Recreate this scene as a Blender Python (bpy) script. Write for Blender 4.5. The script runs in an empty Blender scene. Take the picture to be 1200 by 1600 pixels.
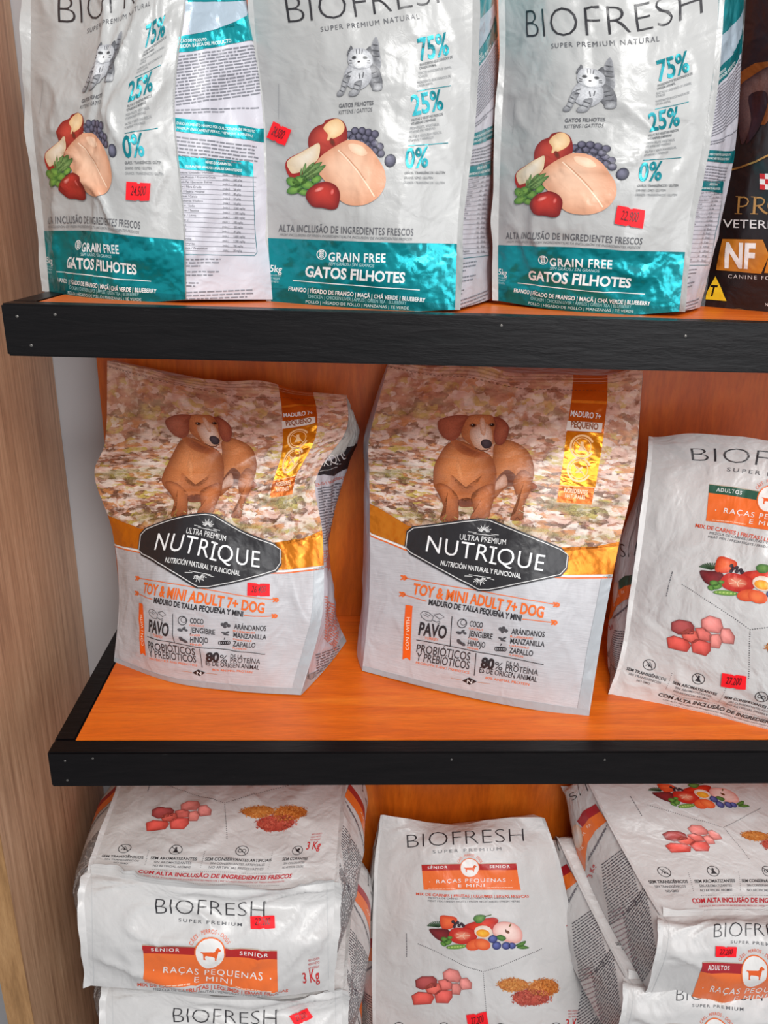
import bpy, bmesh, math, random
import numpy as np
from mathutils import Vector, Matrix
from mathutils.geometry import tessellate_polygon

# ------------------------------------------------------------------ camera, world, lights
SC = bpy.context.scene
COL = SC.collection
F_PX = 1225.85
YAW, PITCH, ROLL = .0536, .3608, .0324
CAM = np.array([-.0355, -.70, .5421])
cy_, sy_ = math.cos(YAW), math.sin(YAW)
FWD = np.array([sy_*math.cos(PITCH), cy_*math.cos(PITCH), -math.sin(PITCH)])
_r = np.array([cy_, -sy_, 0.]); _u = np.cross(_r, FWD)
RT = _r*math.cos(ROLL)+_u*math.sin(ROLL); UP = -_r*math.sin(ROLL)+_u*math.cos(ROLL)
cd = bpy.data.cameras.new('camera'); cam = bpy.data.objects.new('camera', cd); COL.objects.link(cam)
cd.sensor_fit = 'VERTICAL'; cd.sensor_height = 36; cd.lens = F_PX/1600*36; cd.clip_start = .02
m = Matrix.Identity(4)
for i in range(3):
    m[i][0], m[i][1], m[i][2], m[i][3] = RT[i], UP[i], -FWD[i], CAM[i]
cam.matrix_world = m
SC.camera = cam

W = bpy.data.worlds.new('world'); SC.world = W; W.use_nodes = True
W.node_tree.nodes['Background'].inputs[0].default_value = (.9, .95, 1, 1)
W.node_tree.nodes['Background'].inputs[1].default_value = .5

def area(name, loc, target, sx, sy, power, color=(1, 1, 1)):
    d = bpy.data.lights.new(name, 'AREA'); d.shape = 'RECTANGLE'; d.size = sx; d.size_y = sy
    d.energy = power; d.color = color
    o = bpy.data.objects.new(name, d); COL.objects.link(o); o.location = loc
    o.rotation_euler = (Vector(target)-Vector(loc)).to_track_quat('-Z', 'Y').to_euler()
    return o
area('ceiling_panel_light', (.35, -1.7, 1.7), (.05, .1, -.1), 1.2, .7, 42, (1, .99, .97))
area('shop_window_light', (1.05, -2.1, .7), (0, .1, -.1), 1.3, 1.2, 18, (.97, .98, 1))
SC.view_settings.view_transform = 'Standard'; SC.view_settings.look = 'None'
SC.view_settings.gamma = 1; SC.view_settings.use_curve_mapping = False
SC.view_settings.exposure = 0.0

# ------------------------------------------------------------------ helpers
def at(px, py, Y=None, Z=None):
    d = FWD+RT*(px-600)/F_PX-UP*(py-800)/F_PX
    k = (Y-CAM[1])/d[1] if Z is None else (Z-CAM[2])/d[2]
    return CAM+d*k
def project(P):
    d = P-CAM; z = d@FWD
    return np.stack([600+F_PX*(d@RT)/z, 800-F_PX*(d@UP)/z], -1)
def lin(c, a=0.):
    o = []
    for v in c:
        v = v/255
        o.append(v/12.92 if v <= .04045 else ((v+.055)/1.055)**2.4)
    return (*o, a)

def value_noise(x, y, seed=0):
    xi = np.floor(x).astype(int); yi = np.floor(y).astype(int); fx = x-xi; fy = y-yi
    fx = fx*fx*(3-2*fx); fy = fy*fy*(3-2*fy)
    def h(a, b):
        n = (a*374761393+b*668265263+seed*974634777) & 0x7fffffff
        n = ((n ^ (n >> 13))*1274126177) & 0x7fffffff
        return ((n ^ (n >> 16)) & 0xffff)/65535.
    return (h(xi, yi)*(1-fx)+h(xi+1, yi)*fx)*(1-fy)+(h(xi, yi+1)*(1-fx)+h(xi+1, yi+1)*fx)*fy

def crom(P, n, axis=0):
    """interpolate control rows along one axis with Catmull-Rom"""
    P = np.moveaxis(P, axis, 0); k = len(P)
    if k == 2:
        t = np.linspace(0, 1, n).reshape(-1, *([1]*(P.ndim-1)))
        return np.moveaxis(P[0]*(1-t)+P[1]*t, 0, axis)
    T = np.empty_like(P); T[1:-1] = (P[2:]-P[:-2])/2; T[0] = P[1]-P[0]; T[-1] = P[-1]-P[-2]
    t = np.linspace(0, k-1, n); i = np.minimum(t.astype(int), k-2); f = (t-i).reshape(-1, *([1]*(P.ndim-1)))
    out = (2*f**3-3*f**2+1)*P[i]+(f**3-2*f**2+f)*T[i]+(-2*f**3+3*f**2)*P[i+1]+(f**3-f**2)*T[i+1]
    return np.moveaxis(out, 0, axis)

def node(n):
    if n[0] == 'w': return np.array(n[1:], float)
    if n[0] == 'z': return at(n[1], n[2], Z=n[3])
    return at(n[0], n[1], n[2])
def net(rows):
    return np.array([[node(n) for n in r] for r in rows])
def normals(G):
    du = np.gradient(G, axis=1); dv = np.gradient(G, axis=0)
    n = np.cross(du, dv); n /= np.linalg.norm(n, axis=-1, keepdims=True)+1e-12
    return n
def face_out(G, ref):
    """unit normals pointing away from the point ref"""
    n = normals(G)
    if ((G-ref)*n).sum(-1).mean() < 0: n = -n
    return n

def link(name, me, parent=None, mats=(), label=None):
    o = bpy.data.objects.new(name, me); COL.objects.link(o)
    for mm in mats: me.materials.append(mm)
    if parent is not None: o.parent = parent
    if label: o['label'] = label
    return o
def root_of(o):
    p = Vector((0, 0, 0))
    while o is not None: p += o.location; o = o.parent
    return np.array(p)
def grid_obj(name, G, parent, mat, uvs=(1., 1.), label=None, flip=False):
    nv, nu = G.shape[:2]
    V = (G-root_of(parent)).reshape(-1, 3)
    ii, jj = np.meshgrid(np.arange(nv-1), np.arange(nu-1), indexing='ij'); a = (ii*nu+jj).ravel()
    Fq = np.concatenate([np.stack([a, a+1, a+nu+1], 1), np.stack([a, a+nu+1, a+nu], 1)])
    me = bpy.data.meshes.new(name); me.from_pydata(V.tolist(), [], Fq.tolist())
    me.shade_smooth()
    uv = me.uv_layers.new(name='UVMap')
    S, T = np.meshgrid(np.linspace(0, uvs[0], nu), np.linspace(0, uvs[1], nv))
    st = np.stack([S.ravel(), T.ravel()], 1)[Fq.ravel()]
    uv.data.foreach_set('uv', st.ravel().astype('f'))
    return link(name, me, parent, (mat,), label)

# ------------------------------------------------------------------ materials
class NT:
    def __init__(s, name):
        s.m = bpy.data.materials.new(name); s.m.use_nodes = True; s.t = s.m.node_tree
        s.b = s.t.nodes['Principled BSDF']
    def n(s, kind, **kw):
        x = s.t.nodes.new(kind)
        for k, v in kw.items():
            if k.startswith('i_'): x.inputs[int(k[2:]) if k[2:].isdigit() else k[2:].replace('_', ' ')].default_value = v
            else: setattr(x, k, v)
        return x
    def l(s, a, b): s.t.links.new(a, b)
    def ramp(s, fac, stops, interp='LINEAR'):
        r = s.n('ShaderNodeValToRGB'); r.color_ramp.interpolation = interp
        e = r.color_ramp.elements
        while len(e) < len(stops): e.new(.5)
        for x, (p, c) in zip(e, stops): x.position = p; x.color = c if len(c) == 4 else (*c, 1)
        s.l(fac, r.inputs[0]); return r.outputs[0]
    def coords(s, src='UV', scale=(1, 1, 1), rot=(0, 0, 0), loc=(0, 0, 0)):
        tc = s.n('ShaderNodeTexCoord'); mp = s.n('ShaderNodeMapping')
        mp.inputs['Scale'].default_value = scale; mp.inputs['Rotation'].default_value = rot; mp.inputs['Location'].default_value = loc
        s.l(tc.outputs[src], mp.inputs[0]); return mp.outputs[0]
    def noise(s, vec, scale, detail=3, rough=.5, dist=0):
        x = s.n('ShaderNodeTexNoise'); x.inputs['Scale'].default_value = scale; x.inputs['Detail'].default_value = detail
        x.inputs['Roughness'].default_value = rough; x.inputs['Distortion'].default_value = dist
        s.l(vec, x.inputs['Vector']); return x
    def mix(s, fac, a, b, blend='MIX'):
        x = s.n('ShaderNodeMix', data_type='RGBA', blend_type=blend)
        for v, k in ((fac, 0), (a, 6), (b, 7)):
            if hasattr(v, 'links'): s.l(v, x.inputs[k])
            else: x.inputs[k].default_value = v
        return x.outputs[2]
    def math(s, op, a, b=0.):
        x = s.n('ShaderNodeMath', operation=op)
        for i, v in enumerate((a, b)):
            if hasattr(v, 'links'): s.l(v, x.inputs[i])
            else: x.inputs[i].default_value = v
        return x.outputs[0]
    def bump(s, h, strength, dist, prev=None):
        x = s.n('ShaderNodeBump'); x.inputs['Strength'].default_value = strength; x.inputs['Distance'].default_value = dist
        s.l(h, x.inputs['Height'])
        if prev is not None: s.l(prev, x.inputs['Normal'])
        return x.outputs[0]

def film_bump(t, fine=.35):
    """soft creases of plastic film, in sheet units (UV in decimetres)"""
    v = t.coords('UV')
    a = t.noise(v, 3.2, 2, .5, .6); b = t.noise(v, 11, 3, .55, 1.0)
    x = t.bump(a.outputs[0], .3, .012)
    return t.bump(b.outputs[0], fine*.35, .003, x)

def film(name, col, rough=.34, fine=.35, brushed=False):
    t = NT(name); b = t.b
    c = lin(col, 1)
    if brushed:
        v = t.coords('UV', (1.2, 60, 1))
        n = t.noise(v, 3, 4, .6)
        t.l(t.ramp(n.outputs[0], [(.3, [x*.74 for x in c[:3]]), (.7, c)]), b.inputs['Base Color'])
    else:
        n = t.noise(t.coords('UV'), 2.5, 2)
        t.l(t.ramp(n.outputs[0], [(.3, [x*.95 for x in c[:3]]), (.7, c)]), b.inputs['Base Color'])
    b.inputs['Roughness'].default_value = rough
    b.inputs['Coat Weight'].default_value = .15; b.inputs['Coat Roughness'].default_value = .2
    t.l(film_bump(t, fine), b.inputs['Normal'])
    return t.m

def ink_material(name, fine=.35, grain=0.):
    t = NT(name); b = t.b
    a = t.n('ShaderNodeAttribute', attribute_name='Col')
    c = a.outputs['Color']
    if grain:
        n = t.noise(t.coords('UV'), 60, 3, .6)
        c = t.mix(grain, c, t.ramp(n.outputs[0], [(.35, (.7, .7, .7)), (.65, (1.35, 1.35, 1.35))]), 'MULTIPLY')
    t.l(c, b.inputs['Base Color']); t.l(a.outputs['Alpha'], b.inputs['Metallic'])
    t.l(t.math('SUBTRACT', .36, t.math('MULTIPLY', a.outputs['Alpha'], .16)), b.inputs['Roughness'])
    # metallised foil keeps sharper crinkles than plain film
    v = t.coords('UV'); h1 = t.noise(v, 3.2, 2, .5, .6); h2 = t.noise(v, 11, 3, .55, 1.0)
    vo = t.n('ShaderNodeTexVoronoi', feature='SMOOTH_F1'); vo.inputs['Scale'].default_value = 2.6
    dn = t.noise(v, 4, 2); t.l(t.mix(.4, v, dn.outputs[1]), vo.inputs['Vector'])
    x = t.bump(h1.outputs[0], .3, .012); x = t.bump(h2.outputs[0], fine*.35, .003, x)
    x2 = t.bump(t.math('MULTIPLY', vo.outputs[0], a.outputs['Alpha']), .6, .02, x)
    t.l(x2, b.inputs['Normal'])
    b.inputs['Coat Weight'].default_value = .12; b.inputs['Coat Roughness'].default_value = .2
    return t.m

def leaf_photo():
    """printed photograph of fallen autumn leaves on grass"""
    t = NT('autumn_leaf_print'); b = t.b
    v0 = t.coords('UV'); d = t.noise(v0, 9, 3, .6)
    v = t.mix(.09, v0, d.outputs[1])
    sep = t.n('ShaderNodeSeparateXYZ'); t.l(v0, sep.inputs[0])
    def vor(scale, st):
        mp = t.n('ShaderNodeMapping'); mp.inputs['Scale'].default_value = st; t.l(v, mp.inputs[0])
        x = t.n('ShaderNodeTexVoronoi'); x.inputs['Scale'].default_value = scale; t.l(mp.outputs[0], x.inputs['Vector'])
        s2 = t.n('ShaderNodeSeparateColor'); t.l(x.outputs['Color'], s2.inputs[0]); return x, s2
    v1, c1 = vor(5.2, (1, 1.9, 1)); v2, c2 = vor(10.5, (1.1, 2.2, 1)); v3, c3 = vor(30, (.8, 2.4, 1))
    pal = [(0, lin((96, 52, 40), 1)), (.14, lin((186, 122, 96), 1)), (.30, lin((232, 192, 178), 1)), (.46, lin((214, 140, 84), 1)),
           (.56, lin((246, 222, 210), 1)), (.72, lin((206, 182, 84), 1)), (.80, lin((250, 236, 226), 1)), (.94, lin((140, 76, 56), 1))]
    big = t.ramp(c1.outputs[0], pal, 'CONSTANT'); small = t.ramp(c2.outputs[1], pal, 'CONSTANT')
    leaf = t.mix(t.ramp(d.outputs[0], [(.42, (0, 0, 0)), (.58, (1, 1, 1))]), big, small)
    fine = t.ramp(c3.outputs[0], [(0, lin((96, 64, 40), 1)), (.35, lin((170, 124, 92), 1)), (.7, lin((226, 190, 160), 1)), (1, lin((120, 110, 50), 1))])
    leaf = t.mix(.25, leaf, fine)
    g = t.noise(v0, 26, 4, .7, 2.5)
    grass = t.ramp(g.outputs[0], [(.35, lin((72, 66, 26), 1)), (.5, lin((150, 146, 66), 1)), (.68, lin((214, 206, 140), 1))])
    gm = t.noise(t.coords('UV', (1, 2.2, 1), loc=(3.3, 1, 0)), 1.3, 3, .6)
    low = t.math('MULTIPLY', sep.outputs[1], .05)
    fac = t.ramp(t.math('ADD', gm.outputs[0], low), [(.6, (0, 0, 0)), (.72, (1, 1, 1))])
    leaf = t.mix(t.math('MULTIPLY', fac, .6), leaf, grass)
    edge = t.ramp(v1.outputs[0], [(0, (1, 1, 1)), (.55, (1, 1, 1)), (.9, (.5, .42, .38))])
    leaf = t.mix(.8, leaf, edge, 'MULTIPLY')
    # the distant part of the photograph is out of focus and browner
    soft = t.noise(t.coords('UV', (1, 2.4, 1)), 5, 2, .5)
    far = t.ramp(soft.outputs[0], [(.3, lin((166, 104, 78), 1)), (.5, lin((206, 154, 128), 1)), (.7, lin((232, 200, 160), 1))])
    fm = t.ramp(sep.outputs[1], [(.0, (.85, .85, .85)), (.16, (.15, .15, .15)), (.3, (0, 0, 0))])
    fmr = t.n('ShaderNodeMapRange'); t.l(sep.outputs[1], fmr.inputs[0])
    fmr.inputs[1].default_value = .1; fmr.inputs[2].default_value = 1.1; fmr.inputs[3].default_value = .55; fmr.inputs[4].default_value = 0
    leaf = t.mix(fmr.outputs[0], leaf, far)
    t.l(leaf, b.inputs['Base Color']); b.inputs['Roughness'].default_value = .4
    b.inputs['Coat Weight'].default_value = .1
    t.l(film_bump(t), b.inputs['Normal'])
    return t.m

def wood(name, c0, c1, c2, axis=(1, 1, 14), rough=.4, knots=0., src='Object', scale=6., dist=1.2, coat=.2):
    t = NT(name); b = t.b
    v = t.coords(src, axis)
    n = t.noise(v, scale, 6, .62, dist); f = t.noise(t.coords(src, tuple(a*5 for a in axis)), scale*2.2, 4, .7)
    c = t.ramp(n.outputs[0], [(.28, lin(c0, 1)), (.5, lin(c1, 1)), (.74, lin(c2, 1))])
    c = t.mix(.4, c, t.ramp(f.outputs[0], [(.3, (.62, .55, .5)), (.6, (1.1, 1.1, 1.1))]), 'MULTIPLY')
    if knots:
        vo = t.n('ShaderNodeTexVoronoi'); vo.inputs['Scale'].default_value = knots
        t.l(t.coords(src, (1, 1, .6)), vo.inputs['Vector'])
        c = t.mix(t.ramp(vo.outputs[0], [(.05, (.8, .8, .8)), (.13, (0, 0, 0))]), c, lin((92, 40, 12), 1))
    t.l(c, b.inputs['Base Color']); b.inputs['Roughness'].default_value = rough
    b.inputs['Coat Weight'].default_value = coat; b.inputs['Coat Roughness'].default_value = .3
    t.l(t.bump(f.outputs[0], .25, .0008), b.inputs['Normal'])
    return t.m

def plain(name, col, rough=.5, metal=0., noise=.06, nscale=20, bump=0., src='Object'):
    t = NT(name); b = t.b; c = lin(col, 1)
    n = t.noise(t.coords(src), nscale, 4)
    t.l(t.ramp(n.outputs[0], [(.3, [x*(1-noise) for x in c[:3]]), (.7, [min(1, x*(1+noise)) for x in c[:3]])]), b.inputs['Base Color'])
    b.inputs['Roughness'].default_value = rough; b.inputs['Metallic'].default_value = metal
    if bump: t.l(t.bump(n.outputs[0], bump, .001), b.inputs['Normal'])
    return t.m

def black_paint():
    t = NT('black_painted_timber'); b = t.b
    v = t.coords('Object', (1, 8, 8)); n = t.noise(v, 14, 5, .65, .4)
    s = t.noise(t.coords('Object', (1, 3, 3)), 45, 3, .6)
    c = t.ramp(n.outputs[0], [(.3, lin((5, 3, 4), 1)), (.72, lin((15, 11, 12), 1))])
    c = t.mix(t.ramp(s.outputs[0], [(.72, (0, 0, 0)), (.8, (.5, .5, .5))]), c, lin((92, 88, 86), 1))
    t.l(c, b.inputs['Base Color']); b.inputs['Roughness'].default_value = .38; b.inputs['Specular IOR Level'].default_value = .25
    t.l(t.bump(n.outputs[0], .5, .0012, t.bump(s.outputs[0], .3, .0006)), b.inputs['Normal'])
    return t.m

M_PLY = wood('varnished_plywood', (168, 74, 8), (206, 98, 14), (230, 128, 36), (1.2, 1.2, .22), .42, 0, 'Object', 13, 1.2, .12)
M_PLYTOP = wood('varnished_plywood_shelf', (206, 88, 6), (232, 108, 12), (246, 132, 34), (.25, 2.4, 1), .42, 0, 'Object', 14, 1.2, .08)
M_OAK = wood('oak_laminate', (156, 116, 88), (192, 150, 117), (216, 176, 142), (9, 9, .4), .42, 0, 'Object', 16, .5, .08)
M_OAKEDGE = wood('oak_edge_band', (128, 92, 54), (164, 122, 78), (184, 142, 96), (4, 4, .5), .45, 0, 'Object', 11, .8, .05)
M_BLACK = black_paint()
M_WALL = plain('painted_plaster_wall', (168, 165, 166), .6, 0, .03, 9, .2)
M_FLOOR = plain('grey_floor_tile', (138, 138, 140), .4, 0, .06, 6)
M_CEIL = plain('white_ceiling', (225, 225, 222), .7, 0, .02, 6)
M_NAIL = plain('nail_head', (120, 116, 112), .35, .8)
M_INK = ink_material('printed_ink'); M_LEAF = leaf_photo(); M_FUR = ink_material('printed_fur', grain=.45)
M_PEARL = film('pearl_film', (182, 181, 179), .3, .4)
M_WHITE = film('white_woven_film', (208, 205, 203), .36, .5)
M_GUS = film('white_gusset_film', (200, 197, 205), .36, .4)
M_BRUSH = film('brushed_silver_film', (206, 204, 207), .33, .35, True)
M_HEM = film('grey_hem_film', (168, 174, 178), .3, .3)
M_DARK = film('black_matt_film', (27, 23, 25), .4, .4)
M_RED = plain('neon_red_sticker', (250, 34, 44), .5, 0, .03)
M_RED.node_tree.nodes['Principled BSDF'].inputs['Specular IOR Level'].default_value = .2

# ------------------------------------------------------------------ flat artwork
TXT = {}
def text_mesh(s, off=0., shear=0., space=1.):
    k = (s, off, shear, space)
    if k in TXT: return TXT[k]
    cu = bpy.data.curves.new('t', 'FONT'); cu.body = s; cu.size = 1; cu.offset = off; cu.shear = shear
    cu.resolution_u = 3; cu.space_character = space; cu.fill_mode = 'FRONT'
    o = bpy.data.objects.new('t', cu); COL.objects.link(o)
    dg = bpy.context.evaluated_depsgraph_get(); dg.update(); me = o.evaluated_get(dg).to_mesh()
    me.calc_loop_triangles()
    v = np.empty(len(me.vertices)*3, 'f'); me.vertices.foreach_get('co', v); v = v.reshape(-1, 3)[:, :2].astype(float)
    f = np.empty(len(me.loop_triangles)*3, 'i'); me.loop_triangles.foreach_get('vertices', f); f = f.reshape(-1, 3)
    o.evaluated_get(dg).to_mesh_clear(); bpy.data.objects.remove(o); bpy.data.curves.remove(cu)
    TXT[k] = (v, f); return TXT[k]
CAP = None
def cap_height():
    global CAP
    if CAP is None: CAP = text_mesh('H')[0][:, 1].max()
    return CAP

class Art:
    def __init__(s, ox=0., oy=0., sc=1.):
        s.o = np.array([ox, oy]); s.sc = sc; s.items = []
    def _add(s, v, f, c, layer, mat=0):
        v = np.asarray(v, float)/s.sc+s.o
        c = np.asarray(c, float)
        if c.ndim == 1: c = np.tile(c, (len(v), 1))
        s.items.append((v, np.asarray(f, int).reshape(-1, 3), c, layer, mat))
    def poly(s, pts, col, layer=0, metal=0., mat=0, smooth=False, step=None):
        p = np.array(pts, float)
        if smooth:
            q = np.concatenate([p[-1:], p, p[:2]]); out = []
            for i in range(1, len(q)-2):
                for t in np.linspace(0, 1, 5)[:-1]:
                    out.append(.5*((2*q[i])+(-q[i-1]+q[i+1])*t+(2*q[i-1]-5*q[i]+4*q[i+1]-q[i+2])*t*t+(-q[i-1]+3*q[i]-3*q[i+1]+q[i+2])*t**3))
            p = np.array(out)
        step = step or 7*s.sc; out = []
        for i in range(len(p)):
            a, b = p[i], p[(i+1) % len(p)]; k = max(1, int(np.linalg.norm(b-a)/step))
            for j in range(k): out.append(a+(b-a)*j/k)
        p = np.array(out)
        f = tessellate_polygon([[Vector((x, y, 0)) for x, y in p]])
        s._add(p, f, lin(col, metal), layer, mat)
    def blob(s, pts, c_in, c_out, layer=0, focus=None, metal=0., mat=0, smooth=True, pw=1.5, rings=5):
        """a shape whose printed colour runs from c_in at the focus to c_out at the rim"""
        p = np.array(pts, float)
        if smooth:
            q = np.concatenate([p[-1:], p, p[:2]]); out = []
            for i in range(1, len(q)-2):
                for t in np.linspace(0, 1, 5)[:-1]:
                    out.append(.5*((2*q[i])+(-q[i-1]+q[i+1])*t+(2*q[i-1]-5*q[i]+4*q[i+1]-q[i+2])*t*t+(-q[i-1]+3*q[i]-3*q[i+1]+q[i+2])*t**3))
            p = np.array(out)
        c = p.mean(0); fc = c if focus is None else np.array(focus, float)
        n = len(p); V = [fc]; C = [lin(c_in, metal)]; Fc = []
        ci, co = np.array(lin(c_in, metal)), np.array(lin(c_out, metal))
        for r in range(1, rings+1):
            k = r/rings
            V += list(fc+(p-fc)*k); C += [ci+(co-ci)*k**pw]*n
            for i in range(n):
                j = (i+1) % n
                if r == 1: Fc.append((0, 1+i, 1+j))
                else:
                    a = 1+(r-2)*n; b = 1+(r-1)*n
                    Fc += [(a+i, b+i, b+j), (a+i, b+j, a+j)]
        s._add(V, Fc, np.array(C), layer, mat)
    def ell(s, x, y, rx, ry, c_in, c_out=None, layer=0, rot=0., n=14, focus=None, metal=0., mat=0):
        a = np.linspace(0, 2*math.pi, n, endpoint=False); cr, sr = math.cos(rot), math.sin(rot)
        p = [(x+rx*math.cos(t)*cr-ry*math.sin(t)*sr, y+rx*math.cos(t)*sr+ry*math.sin(t)*cr) for t in a]
        s.blob(p, c_in, c_out or c_in, layer, focus, metal, mat, False, rings=3 if c_out else 1)
    def line(s, pts, w, col, layer=0, metal=0., closed=False):
        p = np.array(pts, float)
        if closed: p = np.concatenate([p, p[:1]])
        out = [p[0]]
        for a, b in zip(p[:-1], p[1:]):
            k = max(1, int(np.linalg.norm(b-a)/(7*s.sc)))
            out += [a+(b-a)*j/k for j in range(1, k+1)]
        p = np.array(out); d = np.gradient(p, axis=0); d /= np.linalg.norm(d, axis=1, keepdims=True)+1e-9
        nn = np.stack([-d[:, 1], d[:, 0]], 1)*w/2
        k = len(p); V = np.concatenate([p+nn, p-nn])
        Fc = []
        for i in range(k-1): Fc += [(i, i+1, k+i+1), (i, k+i+1, k+i)]
        s._add(V, Fc, lin(col, metal), layer)
    def ring(s, x, y, r, w, col, layer=0, n=28, a0=0., a1=2*math.pi):
        t = np.linspace(a0, a1, n); s.line([(x+r*math.cos(k), y+r*math.sin(k)) for k in t], w, col, layer)
    def dots(s, x0, y0, x1, y1, r, gap, col, layer=0):
        L = math.hypot(x1-x0, y1-y0); n = max(2, int(L/gap))
        for i in range(n+1):
            k = i/n; s.ell(x0+(x1-x0)*k, y0+(y1-y0)*k, r, r, col, None, layer, n=6)
    def text(s, t, x0, y0, x1, y1, h, col, layer=1, off=0., metal=0., bend=0., shear=0., space=1.):
        v, f = text_mesh(t, off, shear, space)
        if not len(v): return
        xa, xb = v[:, 0].min(), v[:, 0].max()
        k = (v[:, 0]-xa)/(xb-xa); hh = v[:, 1]/cap_height()*h
        d = np.array([x1-x0, y1-y0], float); L = np.linalg.norm(d); d /= L; up = np.array([d[1], -d[0]])
        p = np.array([x0, y0])+d*(k*L)[:, None]+up*(hh-bend*4*k*(1-k))[:, None]
        s._add(p, f, lin(col, metal), layer)
    def arc_text(s, t, x, y, r, a0, a1, h, col, layer=1, off=0.):
        v, f = text_mesh(t, off, 0., 1.1); xa, xb = v[:, 0].min(), v[:, 0].max()
        k = (v[:, 0]-xa)/(xb-xa); a = a0+(a1-a0)*k; rr = r+v[:, 1]/cap_height()*h
        s._add(np.stack([x+rr*np.cos(a), y+rr*np.sin(a)], 1), f, lin(col), layer)
    def rows(s, x0, y0, x1, y1, dx, dy, n, h, col, layer=1, seed=1, word=(8, 30), gap=5, last=1.):
        """paragraphs too small to read: lines of word-long strokes"""
        rg = random.Random(seed); V = []; Fc = []
        for i in range(n):
            a = np.array([x0+dx*i, y0+dy*i]); b = np.array([x1+dx*i, y1+dy*i]); L = np.linalg.norm(b-a); d = (b-a)/L
            up = np.array([d[1], -d[0]])*h; x = 0.
            end = L*(last if i == n-1 else rg.uniform(.93, 1))
            while x < end:
                w = min(rg.uniform(*word), end-x)
                if w > 1:
                    q = len(V); V += [a+d*x, a+d*(x+w), a+d*(x+w)+up, a+d*x+up]; Fc += [(q, q+1, q+2), (q, q+2, q+3)]
                x += w+gap
        s._add(V, Fc, lin(col), layer)
    def build(s, G):
        """map the photographed sheet (pixel units) into the panel's own (s,t) and cut along its grid"""
        P = project(G); nv, nu = P.shape[:2]
        def bil(st):
            x = np.clip(st[:, 0], -6, nu+5); y = np.clip(st[:, 1], -6, nv+5)
            i = np.clip(np.floor(x).astype(int), 0, nu-2); j = np.clip(np.floor(y).astype(int), 0, nv-2)
            fx = (x-i)[:, None]; fy = (y-j)[:, None]
            p00, p10, p01, p11 = P[j, i], P[j, i+1], P[j+1, i], P[j+1, i+1]
            v = (p00*(1-fx)+p10*fx)*(1-fy)+(p01*(1-fx)+p11*fx)*fy
            return v, (p10-p00)*(1-fy)+(p11-p01)*fy, (p01-p00)*(1-fx)+(p11-p10)*fx
        V = np.concatenate([it[0] for it in s.items])
        cs = P[::4, ::4].reshape(-1, 2); jj, ii = np.meshgrid(np.arange(0, nv, 4), np.arange(0, nu, 4), indexing='ij')
        cj = jj.ravel(); ci = ii.ravel(); st = np.empty((len(V), 2))
        for a in range(0, len(V), 4000):
            k = ((V[a:a+4000, None]-cs[None])**2).sum(-1).argmin(1)
            st[a:a+4000, 0] = ci[k]; st[a:a+4000, 1] = cj[k]
        for _ in range(12):
            v, du, dv = bil(st); e = V-v; det = du[:, 0]*dv[:, 1]-du[:, 1]*dv[:, 0]
            det = np.where(np.abs(det) < 1e-6, 1e-6, det)
            ds = np.stack([(e[:, 0]*dv[:, 1]-e[:, 1]*dv[:, 0])/det, (du[:, 0]*e[:, 1]-du[:, 1]*e[:, 0])/det], 1)
            st = np.clip(st+np.clip(ds, -6, 6), -5, [nu+4, nv+4])
        st = np.clip(st, 0.02, [nu-1.02, nv-1.02])
        tris = []; mats = []; off = 0
        for v, f, c, layer, mat in s.items:
            q = st[off:off+len(v)]; off += len(v)
            if not len(f): continue
            A = np.concatenate([q, np.full((len(v), 1), float(layer)), c], 1)[f]
            tris.append(A); mats.append(np.full(len(f), mat))
        T = np.concatenate(tris); M = np.concatenate(mats)
        def alive(T, M):
            a2 = np.abs((T[:, 1, 0]-T[:, 0, 0])*(T[:, 2, 1]-T[:, 0, 1])-(T[:, 1, 1]-T[:, 0, 1])*(T[:, 2, 0]-T[:, 0, 0]))
            k = a2 > 2e-6; return T[k], M[k]
        T, M = alive(T, M)
        for ax in (0, 1, 2):      # cut along columns, rows and the diagonals of the panel's triangles
            done_t, done_m = [], []
            for _ in range(14):
                g = T[:, :, ax] if ax < 2 else T[:, :, 0]-T[:, :, 1]
                lo = np.floor(g.min(1)+1e-3); hi = np.ceil(g.max(1)-1e-3); need = hi-lo > 1.5
                done_t.append(T[~need]); done_m.append(M[~need])
                if not need.any(): break
                T, M, g = T[need], M[need], g[need]; k = np.round((lo[need]+hi[need])/2)
                d = g-k[:, None]; sd = d >= 0
                # rotate so that vertex 0 is alone on its side
                cnt = sd.sum(1); lone = np.where(cnt == 1, sd.argmax(1), (~sd).argmax(1))
                idx = (lone[:, None]+np.arange(3)) % 3; r_ = np.arange(len(T))[:, None]
                P3 = T[r_, idx]; dd = d[r_, idx]
                t1 = (dd[:, 0]/(dd[:, 0]-dd[:, 1]+1e-12))[:, None]; t2 = (dd[:, 0]/(dd[:, 0]-dd[:, 2]+1e-12))[:, None]
                a_ = P3[:, 0]+(P3[:, 1]-P3[:, 0])*t1; b_ = P3[:, 0]+(P3[:, 2]-P3[:, 0])*t2
                T = np.concatenate([np.stack([P3[:, 0], a_, b_], 1), np.stack([a_, P3[:, 1], P3[:, 2]], 1), np.stack([a_, P3[:, 2], b_], 1)])
                M = np.concatenate([M, M, M]); T, M = alive(T, M)
            T = np.concatenate(done_t); M = np.concatenate(done_m)
        V = T.reshape(-1, 7)
        ctr = np.repeat(T[:, :, :2].mean(1), 3, 0)     # keeps every corner inside its own cell when draped
        vb = V[:, :3]; fb = np.arange(len(V)).reshape(-1, 3); cb = T[:, :, 3:]; mb = M; s.ctr = ctr
        s.out = (vb, fb, cb, mb, (nu, nv, ctr)); return s

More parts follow.
